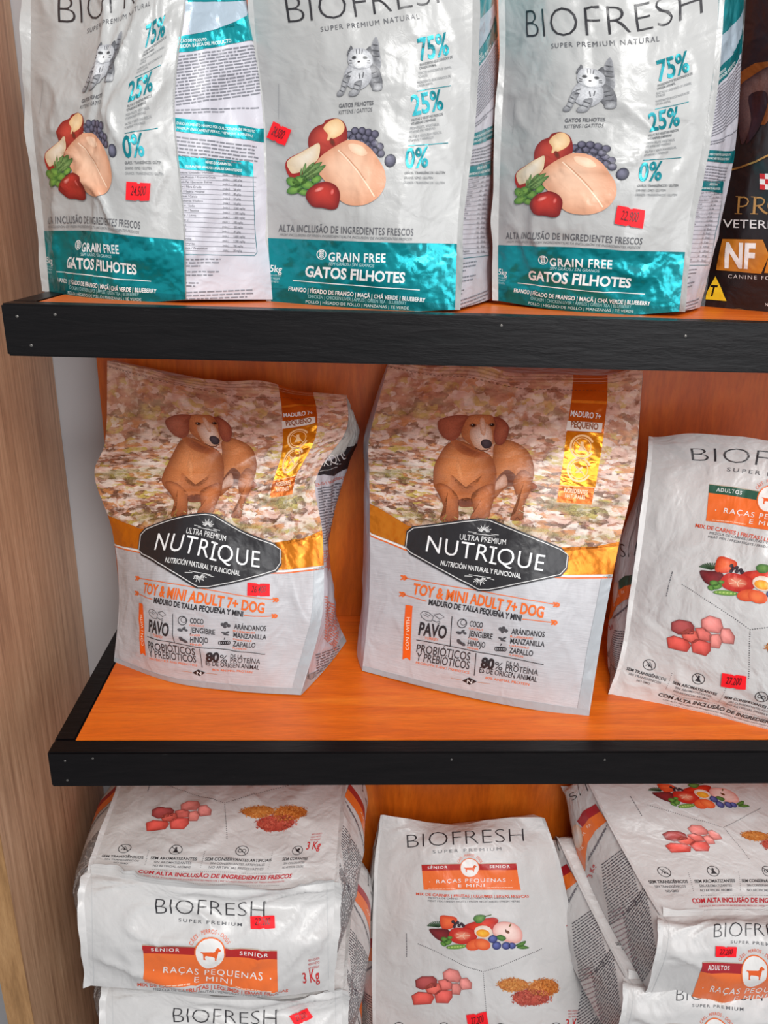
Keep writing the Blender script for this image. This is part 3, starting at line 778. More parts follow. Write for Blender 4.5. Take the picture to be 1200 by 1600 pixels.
def art_dog(a, f):
    """dachshund standing in the leaves; f maps the drawn coordinates onto the sheet"""
    def B(pts, ci, co, l, fo=None, pw=1.5, mat=2): a.blob([f(*p) for p in pts], ci, co, l, f(*fo) if fo else None, mat=mat, pw=pw)
    B([(750, 528), (780, 545), (776, 560), (750, 556)], (158, 88, 58), (128, 66, 40), 3)
    B([(600, 430), (606, 380), (650, 358), (700, 372), (746, 408), (768, 470), (762, 530), (742, 566), (700, 548), (650, 556), (600, 600), (580, 520)], (210, 134, 84), (140, 78, 44), 3, (680, 410))
    B([(600, 545), (650, 482), (690, 500), (694, 540), (650, 548)], (96, 52, 36), (120, 68, 44), 4)
    B([(600, 560), (622, 520), (650, 500), (660, 540), (630, 560)], (206, 168, 150), (170, 118, 92), 5)
    B([(686, 520), (720, 480), (758, 505), (756, 560), (738, 602), (724, 640), (722, 684), (680, 688), (672, 676), (696, 650), (704, 606), (688, 562)], (192, 118, 72), (136, 76, 44), 5, (728, 530))
    B([(372, 540), (420, 548), (462, 596), (462, 640), (462, 684), (440, 696), (396, 692), (388, 676), (412, 656), (396, 612)], (190, 112, 66), (132, 70, 38), 7, (420, 570))
    B([(364, 470), (385, 420), (420, 372), (470, 362), (540, 396), (588, 420), (612, 470), (614, 530), (596, 590), (566, 622), (500, 632), (440, 618), (392, 590), (360, 540)], (218, 138, 84), (138, 74, 42), 6, (450, 460))
    B([(430, 500), (455, 540), (485, 560), (530, 545), (560, 500), (540, 580), (490, 610), (440, 580)], (150, 84, 48), (184, 110, 66), 7, pw=.8)
    B([(455, 440), (475, 470), (480, 530), (466, 520), (450, 470)], (224, 150, 98), (204, 128, 78), 7)
    B([(512, 590), (545, 556), (606, 540), (604, 600), (592, 640), (586, 670), (564, 688), (512, 684), (514, 664), (524, 650)], (198, 118, 70), (132, 70, 38), 7, (560, 590))
    B([(462, 606), (490, 596), (514, 600), (516, 626), (490, 634), (464, 628)], (104, 54, 34), (128, 68, 42), 7)
    B([(430, 370), (440, 352), (520, 395), (560, 410), (590, 425), (540, 432), (470, 412)], (128, 64, 38), (170, 96, 56), 7)
    B([(470, 300), (484, 270), (520, 258), (566, 256), (600, 262), (612, 292), (608, 340), (600, 376), (582, 398), (552, 406), (524, 392), (500, 370), (476, 345)], (212, 136, 88), (160, 90, 54), 8, (540, 290))
    B([(502, 262), (450, 260), (400, 272), (378, 290), (384, 328), (410, 356), (438, 362), (462, 346), (474, 320), (488, 285)], (176, 98, 72), (136, 68, 50), 9, (430, 300))
    B([(603, 266), (636, 272), (664, 300), (662, 340), (644, 374), (624, 380), (608, 366), (604, 330), (612, 300)], (168, 92, 66), (126, 60, 46), 9, (636, 310))
    B([(508, 318), (530, 300), (566, 290), (592, 310), (600, 350), (596, 388), (576, 402), (550, 402), (524, 384), (508, 350)], (232, 206, 190), (190, 138, 108), 10, (560, 340))
    B([(548, 280), (562, 270), (572, 300), (568, 340), (552, 330)], (226, 190, 168), (206, 150, 116), 11)
    B([(552, 372), (564, 358), (586, 360), (598, 376), (588, 392), (564, 392)], (74, 66, 72), (40, 34, 38), 12, (570, 368))
    a.line([f(*p) for p in [(530, 392), (552, 402), (575, 402), (592, 392)]], 3, (96, 52, 40), 12)
    for x, y in ((520, 300), (598, 298)):
        a.ell(*f(x, y), 15, 8, (74, 40, 28), (150, 90, 60), 12); a.ell(*f(x, y), 8, 6, (26, 18, 16), None, 13); a.ell(*f(x-3, y-2), 2, 2, (230, 220, 210), None, 14, n=6)
    for p in ([(398, 690), (410, 680), (420, 692)], [(430, 692), (436, 680), (450, 690)], [(528, 682), (538, 672), (546, 684)], [(690, 686), (700, 674), (712, 686)]):
        a.line([f(*q) for q in p], 2.5, (96, 50, 30), 8)
    rg = random.Random(4)
    for k in range(46):   # blades of grass and straw before the paws
        x = rg.uniform(360, 780); y = rg.uniform(676, 720) if x < 640 else rg.uniform(560, 740); l = rg.uniform(12, 34); an = rg.uniform(-1.2, 1.2)
        if 470 < x < 660 and y < 600: continue
        a.line([f(x, y), f(x+l*math.sin(an), y-l*math.cos(an)*.6)], 2.2, rg.choice([(190, 176, 110), (146, 140, 66), (216, 190, 160), (120, 96, 50)]), 8)

def art_dachshund_front():
    a = Art(540, 550, 2.6087)
    L, R_ = 40, 1260
    a.poly([(L, -20), (R_, -20), (R_, 760), (1112, 790), (905, 812), (575, 790), (250, 705), (140, 638), (L, 590)], (200, 150, 120), 0, mat=1)
    OG = (222, 128, 20)
    a.poly([(L, 590), (140, 638), (250, 706), (570, 790), (905, 812), (1112, 790), (R_, 770), (R_, 902), (1090, 906), (905, 908), (570, 890), (243, 793), (105, 738), (L, 715)], OG, 1, .55)
    for dy, w_, c in ((5, 7, (240, 236, 230)), (12, 5, ORG)):
        a.line([(L, 715+dy), (105, 738+dy), (243, 795+dy), (570, 890+dy), (905, 909+dy), (1090, 907+dy), (R_, 903+dy)], w_, c, 1)
    # gold strip
    a.poly([(932, 60), (1072, 66), (1066, 190), (1052, 320), (1030, 470), (1003, 622), (860, 612), (882, 480), (905, 300), (922, 180)], (200, 98, 20), 1, .45)
    a.poly([(900, 325), (1051, 334), (1030, 470), (1018, 552), (872, 542), (882, 480)], (232, 150, 26), 2, .62)
    a.poly([(921, 196), (1066, 202), (1064, 214), (919, 208)], (255, 196, 70), 2, .8)  # highlight across the foil strip, painted as a bright gold line
    a.poly([(904, 281), (1046, 292), (1041, 330), (898, 321)], (236, 228, 218), 2)
    a.text('MADURO 7+', 916, 262, 1038, 276, 23, WHT, 2, off=.02)
    a.text('PEQUEÑO', 917, 308, 1027, 319, 25, (150, 84, 40), 3, off=.03)
    for y in (388, 480):
        x = 962 if y < 400 else 951
        a.ring(x, y, 36, 3, (250, 206, 150), 3); a.ring(x, y, 46, 8, (250, 206, 150), 3, 40, .5, 5.9)
        a.line([(x-25, y-25), (x+25, y+25)], 3, (250, 206, 150), 3)
        a.poly([(x-6, y-20), (x+6, y-20), (x+6, y-6), (x+18, y+16), (x-18, y+16), (x-6, y-6)], (250, 206, 150), 3) if y < 400 else \
            [a.ell(x+u, y+v, 9, 5, (250, 206, 150), None, 3, r_) for u, v, r_ in ((-8, -8, .6), (8, -6, -.6), (-6, 8, -.4), (9, 9, .5))]
    a.line([(873, 543), (1019, 553)], 2, (250, 206, 150), 3)
    a.text('INGREDIENTES', 889, 571, 986, 581, 17, (250, 222, 190), 3, off=.015); a.text('NATURALES', 894, 593, 976, 601, 16, (250, 222, 190), 3, off=.015)
    art_dog(a, lambda x, y: (x, y))
    # badge
    Bd = [(275, 710), (545, 678), (592, 680), (878, 797), (908, 832), (901, 886), (876, 913), (590, 974), (540, 974), (262, 824), (242, 790), (250, 728)]
    c = np.array(Bd, float).mean(0)
    def sc(k, pts=Bd): return [tuple(c+(np.array(p)-c)*np.array([k+.0, k])) for p in pts]
    def inset(d):
        out = []
        for p in Bd:
            v = np.array(p)-c; out.append(tuple(np.array(p)-np.array([np.sign(v[0])*d*.7, np.sign(v[1])*d])))
        return out
    a.poly(Bd, (36, 33, 36), 15, smooth=False)
    a.line(inset(7), 3, (230, 228, 226), 16, closed=True)
    def rays(x, y, sgn, rot):
        for k in range(-5, 6):
            t = rot+k*.26; r0, r1 = 9, 24+(k % 2 == 0)*8
            a.line([(x+r0*math.sin(t), y-sgn*r0*math.cos(t)), (x+r1*math.sin(t), y-sgn*r1*math.cos(t))], 2.4, WHT, 16)
        a.line([(x-62, y+sgn*1-5), (x-30, y+sgn*3-2)], 2, WHT, 16); a.line([(x+28, y+4+sgn*2), (x+60, y+10)], 2, WHT, 16)
        a.line([(x-44, y+sgn*8-4), (x+46, y+8+sgn*6)], 2, WHT, 16)
    rays(565, 736, 1, .1); rays(548, 918, -1, .1)
    a.text('ULTRA PREMIUM', 469, 763, 654, 787, 22, WHT, 16)
    a.text('NUTRIQUE', 328, 812, 802, 893, 66, (250, 250, 250), 16, off=-.004, space=1.1)
    for x, y in ((601, 860), (604, 797)): a.line([(x-15, y-3), (x+15, y+3)], 7, (250, 250, 250), 16)
    a.text('NUTRICIÓN NATURAL Y FUNCIONAL', 390, 868, 714, 922, 19, WHT, 16, off=.015)
    # text field
    def arrow(x0, y0, x1, y1, tail, head):
        a.line([(x0, y0), (x1, y1)], 3.2, ORG, 1)
        for on, x, y, s_ in ((tail, x0, y0, 1), (head, x1, y1, 1)):
            if on:
                for k in (-8, 4): a.ell(x+k, y-5+k*.1, 9, 4, ORG, None, 1, .5, n=8); a.ell(x+k, y+5+k*.1, 9, 4, ORG, None, 1, -.5, n=8)
    arrow(240, 920, 860, 1029, 1, 1); arrow(235, 987, 333, 1015, 1, 0); arrow(720, 1087, 850, 1100, 0, 1)
    a.text('TOY & MINI ADULT 7+ DOG', 274, 984, 803, 1080, 42, ORG, 2, off=.03)
    a.text('MADURO DE TALLA PEQUEÑA Y MINI', 340, 1028, 715, 1094, 22, INK, 2, off=.035)
    a.poly([(247, 1029), (276, 1034), (270, 1140), (264, 1258), (248, 1246), (232, 1253), (240, 1140)], (240, 96, 20), 1)
    a.text('CON / WITH', 259, 1214, 266, 1080, 13, (255, 226, 200), 2, off=.01)
    for p in ([(308, 1065), (318, 1055), (340, 1060), (360, 1078), (352, 1096), (330, 1094), (312, 1080)], [(362, 1070), (385, 1065), (403, 1080), (385, 1088)]):
        a.line(p, 2.6, GR, 1, closed=True)
    a.line([(352, 1090), (372, 1100), (384, 1096), (386, 1104), (376, 1106)], 3, GR, 1); a.line([(318, 1068), (340, 1080)], 2, GR, 1); a.line([(326, 1064), (346, 1074)], 2, GR, 1)
    a.text('PAVO', 298, 1150, 409, 1168, 50, INK, 2, off=.03); a.text('TURKEY', 322, 1170, 378, 1178, 11, ORG, 2)
    a.line([(435, 1077), (426, 1201)], 3, INK, 1); a.line([(290, 1172), (540, 1222), (806, 1270)], 3, INK, 1); a.line([(533, 1226), (525, 1318)], 3, INK, 1)
    for t, x0, y0, x1, y1, h in (('COCO', 505, 1118, 558, 1125, 22), ('JENGIBRE', 501, 1157, 598, 1171, 22), ('HINOJO', 498, 1196, 568, 1205, 22),
                                 ('ARÁNDANOS', 676, 1147, 809, 1160, 22), ('MANZANILLA', 671, 1185, 809, 1200, 22), ('ZAPALLO', 667, 1224, 762, 1236, 22)):
        a.text(t, x0, y0, x1, y1, h, INK, 2, off=.012)
    for t, x0, y0, x1, y1 in (('COCONUT', 502, 1130, 560, 1138), ('GINGER', 499, 1170, 541, 1176), ('FENNEL', 497, 1208, 544, 1215),
                              ('BLUEBERRIES', 672, 1160, 763, 1170), ('CHAMOMILE', 668, 1197, 747, 1207), ('PUMPKIN', 666, 1237, 723, 1243)):
        a.text(t, x0, y0, x1, y1, 8, ORG, 2)
    a.ring(475, 1106, 18, 3, INK, 1, 18); a.ring(480, 1103, 11, 2, INK, 1, 14)
    for x, y, rx, ry, ro in ((462, 1144, 12, 6, .3), (478, 1138, 9, 5, -.6), (486, 1146, 8, 5, .4), (463, 1180, 8, 12, -.7), (478, 1190, 12, 7, .5), (632, 1128, 8, 8, 0), (645, 1124, 8, 8, 0), (655, 1134, 8, 8, 0),
                             (640, 1138, 7, 7, 0), (632, 1166, 10, 4, .3), (648, 1164, 9, 4, -.4), (643, 1174, 12, 4, .2)):
        a.ell(x, y, rx, ry, (80, 78, 82), None, 1, ro, n=10)
    for k in (-16, -8, 0, 8, 16): a.ring(632+k, 1210, 8, 3, INK, 1, 12)
    a.line([(632, 1196), (636, 1188)], 4, INK, 1)
    a.text('PROBIÓTICOS', 288, 1223, 506, 1258, 33, INK, 2, off=.004); a.text('Y PREBIÓTICOS', 287, 1257, 503, 1293, 32, INK, 2, off=.004)
    a.text('PROBIOTICS AND PREBIOTICS', 286, 1270, 503, 1311, 9, ORG, 2)
    a.text('80', 550, 1282, 604, 1291, 38, INK, 2, off=.05); a.text('%', 606, 1290, 638, 1296, 30, INK, 2)
    a.text('DE LA', 655, 1274, 706, 1282, 16, INK, 2); a.text('PROTEÍNA', 652, 1298, 783, 1316, 24, INK, 2)
    a.text('ES DE ORIGEN ANIMAL', 545, 1304, 779, 1344, 22, INK, 2, off=.004); a.text('80% ANIMAL PROTEIN', 570, 1331, 748, 1359, 10, ORG, 2)
    a.poly([(476, 1338), (505, 1325), (536, 1342), (506, 1355)], (32, 30, 34), 2); a.text('N', 495, 1347, 516, 1350, 14, WHT, 3, off=.01)
    a.line([(430, 1328), (474, 1336)], 1.5, (200, 130, 90), 1); a.line([(538, 1344), (590, 1352)], 1.5, (200, 130, 90), 1)
    # grey lower hem
    a.poly([(30, 1262), (70, 1280), (400, 1362), (700, 1416), (960, 1455), (1010, 1462), (1010, 1560), (30, 1400)], (170, 176, 180), 0, .1)
    a.poly([(1042, 912), (1100, 909), (1000, 1400), (990, 1460), (945, 1450), (985, 1200)], (176, 180, 184), 1, .1)
    # perforated tear line near the top
    p = np.array([(150, 64), (450, 102), (740, 146), (1000, 152), (1200, 162)], float)
    q = [(np.interp(x, p[:, 0], p[:, 1])) for x in range(150, 1200, 16)]
    for k, x in enumerate(range(150, 1200, 16)): a.line([(x, q[k]), (x+9, q[k]+1)], 2.4, (96, 62, 48), 2)
    for k in range(5): a.line([(120, 30+k*7), (640, 84+k*8), (1240, 82+k*9)], 1.6, (226, 190, 160) if k % 2 else (150, 106, 84), 2)  # top seal ribs: their light and shade painted as fine lines, no relief
    return a

def art_dachshund_gusset():
    a = Art(60, 550, 2.2222)
    a.poly([(850, 100), (1120, 60), (1130, 270), (1085, 330), (925, 400), (880, 300)], (186, 188, 184), 0)
    a.poly([(918, 418), (934, 398), (1010, 372), (1078, 326), (1110, 318), (1110, 380), (1070, 400), (1028, 430), (990, 424), (940, 432), (925, 430)], (34, 31, 34), 2)
    a.text('NUTRIQUE', 930, 420, 1068, 370, 30, WHT, 3, bend=-4, space=1.08)
    a.line([(975, 414), (1050, 388)], 2, (190, 190, 190), 3)
    a.text('ENTES | INGREDIENTS', 962, 466, 1062, 438, 9, (210, 96, 70), 2)
    a.rows(965, 478, 1080, 448, 1.2, 9.5, 22, 4, (104, 104, 112), 1, 11, (8, 24), 4)
    a.rows(985, 690, 1040, 672, 0, 9, 7, 4, (208, 120, 104), 1, 12, (8, 24), 4)
    a.rows(990, 850, 1035, 900, 0, 9.5, 16, 4, (214, 128, 112), 1, 13, (8, 24), 4)
    a.rows(965, 1055, 1050, 1020, 0, 9, 8, 4, (104, 104, 112), 1, 14, (8, 20), 4)
    a.poly([(900, 1120), (945, 1140), (1000, 1080), (1040, 1010), (1080, 960), (1100, 1000), (1060, 1080), (1000, 1180), (960, 1230), (900, 1230)], (168, 174, 178), 0)
    return a

def dog_icon(a, x, y, s, col, layer):
    """small sausage-dog silhouette"""
    P = lambda q: [(x+u*s, y+v*s) for u, v in q]
    a.poly(P([(-.52, .02), (-.66, -.08), (-.78, -.06), (-.66, -.14), (-.5, -.12), (.28, -.14), (.44, -.2), (.5, -.4), (.6, -.46), (.72, -.4), (.84, -.3), (.82, -.2), (.66, -.18), (.6, .0),
              (.56, .14), (.5, .34), (.6, .4), (.4, .4), (.38, .2), (.2, .16), (-.3, .14), (-.38, .22), (-.34, .36), (-.26, .4), (-.48, .4), (-.5, .2)]), col, layer, step=100)
    a.poly(P([(.5, -.36), (.42, -.3), (.4, -.12), (.5, -.1), (.56, -.28)]), col, layer, step=100)

def banner(a, X0, Y0, X1, Y1, X2, Y2, X3, Y3, strip, names, cx, cy, r, lines, h1, h2, warm=True):
    """orange name banner: corners TL, TR, BR, BL"""
    tl, tr, br, bl_ = map(np.array, ((X0, Y0), (X1, Y1), (X2, Y2), (X3, Y3)))
    a.poly([tl, tr, br, bl_], (238, 112, 48), 1)
    k = .24; a.poly([tl, tr, tr+(br-tr)*k, tl+(bl_-tl)*k], strip, 2)
    a.line([tl, tr], r*.05, (190, 170, 150), 3)
    a.ell(cx, cy, r, r, (236, 232, 228), None, 4, n=28); a.ring(cx, cy, r*.98, r*.09, (238, 112, 48), 5)
    dog_icon(a, cx, cy+r*.08, r*.86, (232, 96, 36), 5)
    a.arc_text('CÃES - PERROS - DOGS', cx, cy, r*1.22, -math.pi*.86, -math.pi*.14, r*.25, (232, 96, 48), 3)
    d = tr-tl; n1 = tl+(br-tl)*0+(bl_-tl)*k*.72
    a.text(names[0], *(n1+d*.06), *(n1+d*.27), h1, WHT, 3, off=.01, space=1.25); a.text(names[1], *(n1+d*.72), *(n1+d*.93), h1, WHT, 3, off=.01, space=1.25)
    m1 = tl+(bl_-tl)*.74; m2 = tl+(bl_-tl)*.925
    a.text('RAÇAS PEQUENAS', *(m1+d*.14), *(m1+d*.88), h2, WHT, 3, space=1.2)
    a.ell(*(m1+d*.07-np.array([0, h2*.4])), h2*.12, h2*.12, WHT, None, 3, n=6); a.ell(*(m1+d*.94-np.array([0, h2*.4])), h2*.12, h2*.12, WHT, None, 3, n=6)
    a.text('E MINI', *(m2+d*.37), *(m2+d*.65), h2*.82, WHT, 3, space=1.2)
    m3 = tl+(bl_-tl)*.975
    a.rows(*(m3+d*.05), *(m3+d*.34), 0, 0, 1, h2*.16, (250, 200, 170), 3, 5, (h2*.3, h2), h2*.15); a.rows(*(m3+d*.68), *(m3+d*.95), 0, 0, 1, h2*.16, (250, 200, 170), 3, 6, (h2*.3, h2), h2*.15)

def art_vegetables(a):
    for k in range(11):
        t = -2.9+k*.2; a.line([(556, 745), (556+60*math.cos(t)*.9, 745+52*math.sin(t)*.55)], 4.5, (58, 84, 56), 3)
    a.blob([(512, 756), (545, 752), (600, 752), (616, 790), (600, 812), (560, 808), (530, 786)], (140, 40, 44), (88, 18, 24), 4)
    a.blob([(565, 692), (610, 690), (642, 702), (638, 735), (600, 752), (570, 745)], (240, 110, 60), (206, 60, 34), 4, (600, 715))
    for x, y in ((624, 716), (634, 726), (646, 720), (630, 738), (652, 734), (664, 726), (672, 734)): a.ell(x, y, 8, 8, (70, 50, 60), (30, 22, 30), 5, n=8)
    a.blob([(670, 740), (720, 716), (790, 700), (820, 700), (834, 716), (800, 760), (740, 770), (690, 768)], (226, 62, 34), (172, 28, 22), 4)
    a.blob([(718, 704), (730, 688), (760, 686), (776, 694), (762, 716), (736, 722)], (110, 150, 70), (52, 96, 42), 5); a.line([(770, 694), (802, 686)], 4, (70, 96, 44), 5)
    a.blob([(604, 778), (622, 748), (668, 744), (712, 750), (736, 774), (728, 800), (690, 818), (640, 816), (612, 800)], (214, 66, 46), (186, 34, 26), 6, (668, 770))
    a.blob([(628, 776), (650, 760), (690, 762), (708, 778), (690, 798), (650, 800)], (236, 150, 120), (206, 70, 50), 7)
    for k in range(5): a.line([(668, 780), (668+34*math.cos(k*1.26), 780+16*math.sin(k*1.26))], 3, (240, 190, 160), 8)
    for x, y, rx, ry, ro in ((585, 800, 18, 12, .2), (600, 812, 20, 13, -.4), (580, 822, 15, 10, .5), (610, 790, 12, 8, 0)): a.ell(x, y, rx, ry, (110, 156, 66), (60, 110, 44), 7, ro)
    a.ell(640, 832, 48, 11, (140, 176, 80), (86, 130, 52), 8, -.12); a.dots(605, 836, 675, 827, 4, 12, (180, 206, 110), 9)
    a.ell(725, 822, 42, 26, (240, 112, 60), (214, 72, 34), 9, -.3); a.ell(760, 820, 38, 26, (244, 126, 70), (220, 80, 40), 10, .2)
    a.ell(764, 762, 42, 30, (250, 240, 232), (226, 200, 180), 8, .15); a.ell(762, 768, 31, 19, (250, 190, 60), (236, 140, 30), 9, .1)
    a.blob([(806, 760), (822, 728), (860, 718), (910, 728), (942, 762), (942, 800), (915, 816), (870, 808), (826, 790)], (246, 214, 204), (224, 150, 140), 7, (872, 765), pw=3)
    a.ell(876, 764, 10, 7, (110, 60, 30), None, 8, .5); a.ell(868, 758, 3, 6, (90, 50, 26), None, 8); a.ell(888, 734, 4, 9, (110, 90, 40), None, 8, .6)
    a.blob([(820, 786), (845, 776), (870, 792), (850, 806)], (96, 140, 66), (52, 92, 42), 9)
    for x, y, r in ((808, 795, 21), (826, 826, 21), (870, 828, 20), (897, 828, 17)): a.ell(x, y, r, r*.9, (104, 112, 176), (38, 42, 96), 10, focus=(x-5, y-6))
    for q in ([(912, 828), (940, 812), (962, 808), (945, 830)], [(918, 836), (945, 826), (976, 838), (945, 844)]): a.blob(q, (96, 136, 62), (50, 92, 40), 9)

def art_cubes(a, dx=0, dy=0):
    for q, c in (([(448, 995), (478, 978), (530, 978), (548, 994), (545, 1026), (480, 1040), (450, 1028)], (168, 62, 60)), ([(576, 960), (606, 938), (650, 944), (664, 976), (650, 1000), (600, 1004), (580, 990)], (232, 130, 122)),
                 ([(658, 980), (690, 974), (712, 1000), (710, 1030), (668, 1036), (655, 1010)], (228, 134, 126)), ([(552, 1000), (590, 990), (622, 1012), (615, 1040), (570, 1044)], (226, 106, 96)),
                 ([(614, 1014), (650, 1004), (664, 1030), (655, 1060), (620, 1062)], (226, 128, 118)), ([(490, 1030), (520, 1008), (560, 1012), (572, 1044), (545, 1064), (505, 1058)], (230, 96, 80)),
                 ([(430, 1068), (460, 1050), (520, 1056), (536, 1076), (520, 1106), (440, 1110)], (226, 78, 66)), ([(536, 1062), (560, 1042), (618, 1046), (620, 1076), (600, 1104), (545, 1102)], (224, 84, 74))):
        q = [(x+dx, y+dy) for x, y in q]; m_ = np.mean(q, 0)
        a.blob(q, tuple(min(255, v+26) for v in c), tuple(int(v*.8) for v in c), 3, (m_[0]-8, m_[1]-12), smooth=False, pw=2.2)
        a.line(q, 2, tuple(int(v*.72) for v in c), 4, closed=True)

def art_grains(a):
    rg = random.Random(8)
    for (cx, cy, rx, ry), n, cols in (((905, 1012, 80, 36), 230, [(206, 132, 62), (180, 100, 44), (226, 160, 90)]), ((1045, 1025, 84, 44), 300, [(204, 120, 52), (172, 90, 36), (228, 152, 84)]),
                                      ((985, 1072, 98, 46), 420, [(196, 88, 70), (166, 62, 52), (216, 116, 92), (184, 76, 60)])):
        a.ell(cx, cy, rx*.86, ry*.86, cols[0], cols[1], 3, n=20)
        for _ in range(n):
            t = rg.uniform(0, 6.28); k = math.sqrt(rg.random())*rg.uniform(.8, 1.04); x = cx+rx*k*math.cos(t); y = cy+ry*k*math.sin(t); u = rg.uniform(0, 3.14); l = rg.uniform(5, 9)
            d = np.array([math.cos(u), math.sin(u)]); nn = np.array([-d[1], d[0]])*1.8; p = np.array([x, y])
            a._add([p-d*l, p+nn, p+d*l, p-nn], [(0, 1, 2), (0, 2, 3)], lin(rg.choice(cols)), 4)

def art_breed_front(adult=False, grey_claim=False):
    """front of the small-breed bag: logo, banner, vegetables, meat, grains, claims"""
    a = Art(500, 1200, 3.)
    strip = (40, 88, 70) if (adult and grey_claim) else ((168, 30, 40) if adult else (178, 32, 30))
    nm = ('ADULTOS', 'ADULTS') if adult else ('SÊNIOR', 'SENIOR')
    a.text('BIOFRESH', 410, 375, 955, 345, 62, INK, 1, off=-.022)
    a.text('SUPER PREMIUM', 530, 400, 848, 386, 14, GR, 1, space=1.4)
    banner(a, 478, 452, 915, 445, 940, 572, 487, 570, strip, nm, 702, 468, 45, 2, 12, 17)
    a.text('MIX DE CARNES | FRUTAS | LEGUMES | ERVAS FRESCAS', 452, 594, 978, 606, 12, (214, 84, 56), 1, off=.02, bend=6)
    a.text('MEZCLA DE CARNES / FRUTAS / VERDURAS / HIERBAS FRESCAS', 510, 612, 935, 612, 8, GR, 1, bend=3)
    a.text('MEAT MIX / FRESH FRUITS / FRESH VEGETABLES / FRESH HERBS', 507, 625, 937, 628, 8, GR, 1, bend=3)
    art_vegetables(a); art_cubes(a); art_grains(a)
    for q in ((460, 825, 765, 958), (1035, 845, 765, 958), (765, 958, 780, 1150)): a.dots(*q, 2.3, 9, (70, 68, 72), 1)
    a.rows(408, 885, 408, 770, 0, 0, 1, 4, (110, 108, 112), 1, 3, (4, 12), 3)
    RD = (196, 42, 44)
    a.text('3 Kg', 1150, 1212, 1222, 1212, 38, RD, 1, off=.012)
    for k, t in enumerate(('PESO LÍQUIDO', 'PESO NETO', 'NET WEIGHT')): a.text(t, 1162, 1142+k*13, 1212, 1142+k*13, 7, RD, 1)
    for k, (x, l1, l2, l3, wd) in enumerate(((370, 'SEM TRANSGÊNICOS', 'SIN TRANSGÉNICOS', 'NO GMO', 172), (581, 'SEM AROMATIZANTES', 'SIN AROMATIZANTES', 'NO ARTIFICIAL AROMAS', 190),
                                             (849, 'SEM CONSERVANTES ARTIFICIAIS', 'SIN CONSERVANTES ARTIFICIALES', 'NO ARTIFICIAL PRESERVATIVES', 280), (1107, 'SEM CORANTES', 'SIN COLORANTES', 'NO ARTIFICIAL COLORS', 130))):
        a.ring(x, 1218, 26, 3, INK, 1, 22); a.line([(x-18, 1200), (x+18, 1236)], 3, INK, 1)
        if k == 0: a.line([(x-14, 1228), (x, 1204), (x+14, 1228)], 2.5, INK, 1); a.ell(x, 1222, 4, 6, INK, None, 1)
        elif k == 1: a.poly([(x-4, 1202), (x+4, 1202), (x+4, 1214), (x+12, 1232), (x-12, 1232), (x-4, 1214)], INK, 1, step=100)
        elif k == 2: a.ring(x-8, 1218, 8, 3, INK, 1, 12); a.ring(x+8, 1218, 8, 3, INK, 1, 12)
        else: a.ell(x, 1218, 13, 6, INK, None, 1, .7); a.ell(x+6, 1210, 6, 6, INK, None, 1)
        for j, (t, f_, c, h) in enumerate(((l1, 1, INK, 14), (l2, .82, GR, 11), (l3, .82 if k else .34, GR, 11))):
            w_ = wd*f_; a.text(t, x-w_/2, 1274+j*21, x+w_/2, 1274+j*21, h, c, 1, off=.02 if j == 0 else .004)
        if k: a.dots((470, 0, 700, 985)[k] if k > 1 else 470, 1225, (470, 0, 700, 985)[k] if k > 1 else 470, 1310, 1.8, 9, (70, 68, 72), 1)
    cl = (54, 58, 60) if grey_claim else (190, 40, 50)
    a.dots(505, 1334, 1060, 1334, 1.6, 8, (70, 68, 72), 1)
    a.text('COM ALTA INCLUSÃO DE INGREDIENTES FRESCOS', 452, 1366, 1115, 1366, 20, cl, 1, off=.03)
    a.text('CON ALTA INCLUSIÓN DE INGREDIENTES FRESCOS | WITH HIGH INCLUSION OF FRESH INGREDIENTS', 480, 1384, 1085, 1384, 7, cl, 1)
    a.dots(505, 1398, 1060, 1398, 1.6, 8, (70, 68, 72), 1)
    return a

def art_breed_base(adult=False):
    a = Art(0, 1150, 2.)
    a.text('BIOFRESH', 487, 556, 826, 567, 50, INK, 1, off=-.02, bend=-2); a.ring(828, 520, 4, 1.4, INK, 1, 10)
    a.text('SUPER PREMIUM', 557, 580, 756, 595, 10, GR, 1, space=1.35, off=.01)
    banner(a, 448, 648, 865, 666, 867, 778, 455, 762, (168, 30, 40) if adult else (178, 32, 30), ('ADULTOS', 'ADULTS') if adult else ('SÊNIOR', 'SENIOR'), 657, 674, 48, 2, 11, 17)
    a.text('MIX DE CARNES | FRUTAS | LEGUMES | ERVAS FRESCAS', 430, 780, 900, 794, 12, (214, 84, 56), 1, off=.02)
    a.text('MEZCLA DE CARNES / FRUTAS / VERDURAS / HIERBAS FRESCAS', 480, 794, 870, 806, 8, GR, 1)
    a.text('3 Kg', 946, 763, 998, 756, 34, (196, 42, 44), 1, off=.012)
    for k, t in enumerate(('PESO LÍQUIDO', 'PESO NETO', 'NET WEIGHT')): a.text(t, 962, 699+k*13, 998, 696+k*13, 7, (196, 42, 44), 1)
    for k in (290, 1024): a.line([(k-4, 430), (k, 620), (k+4, 780)], 1.5, (196, 196, 196), 0)
    return a

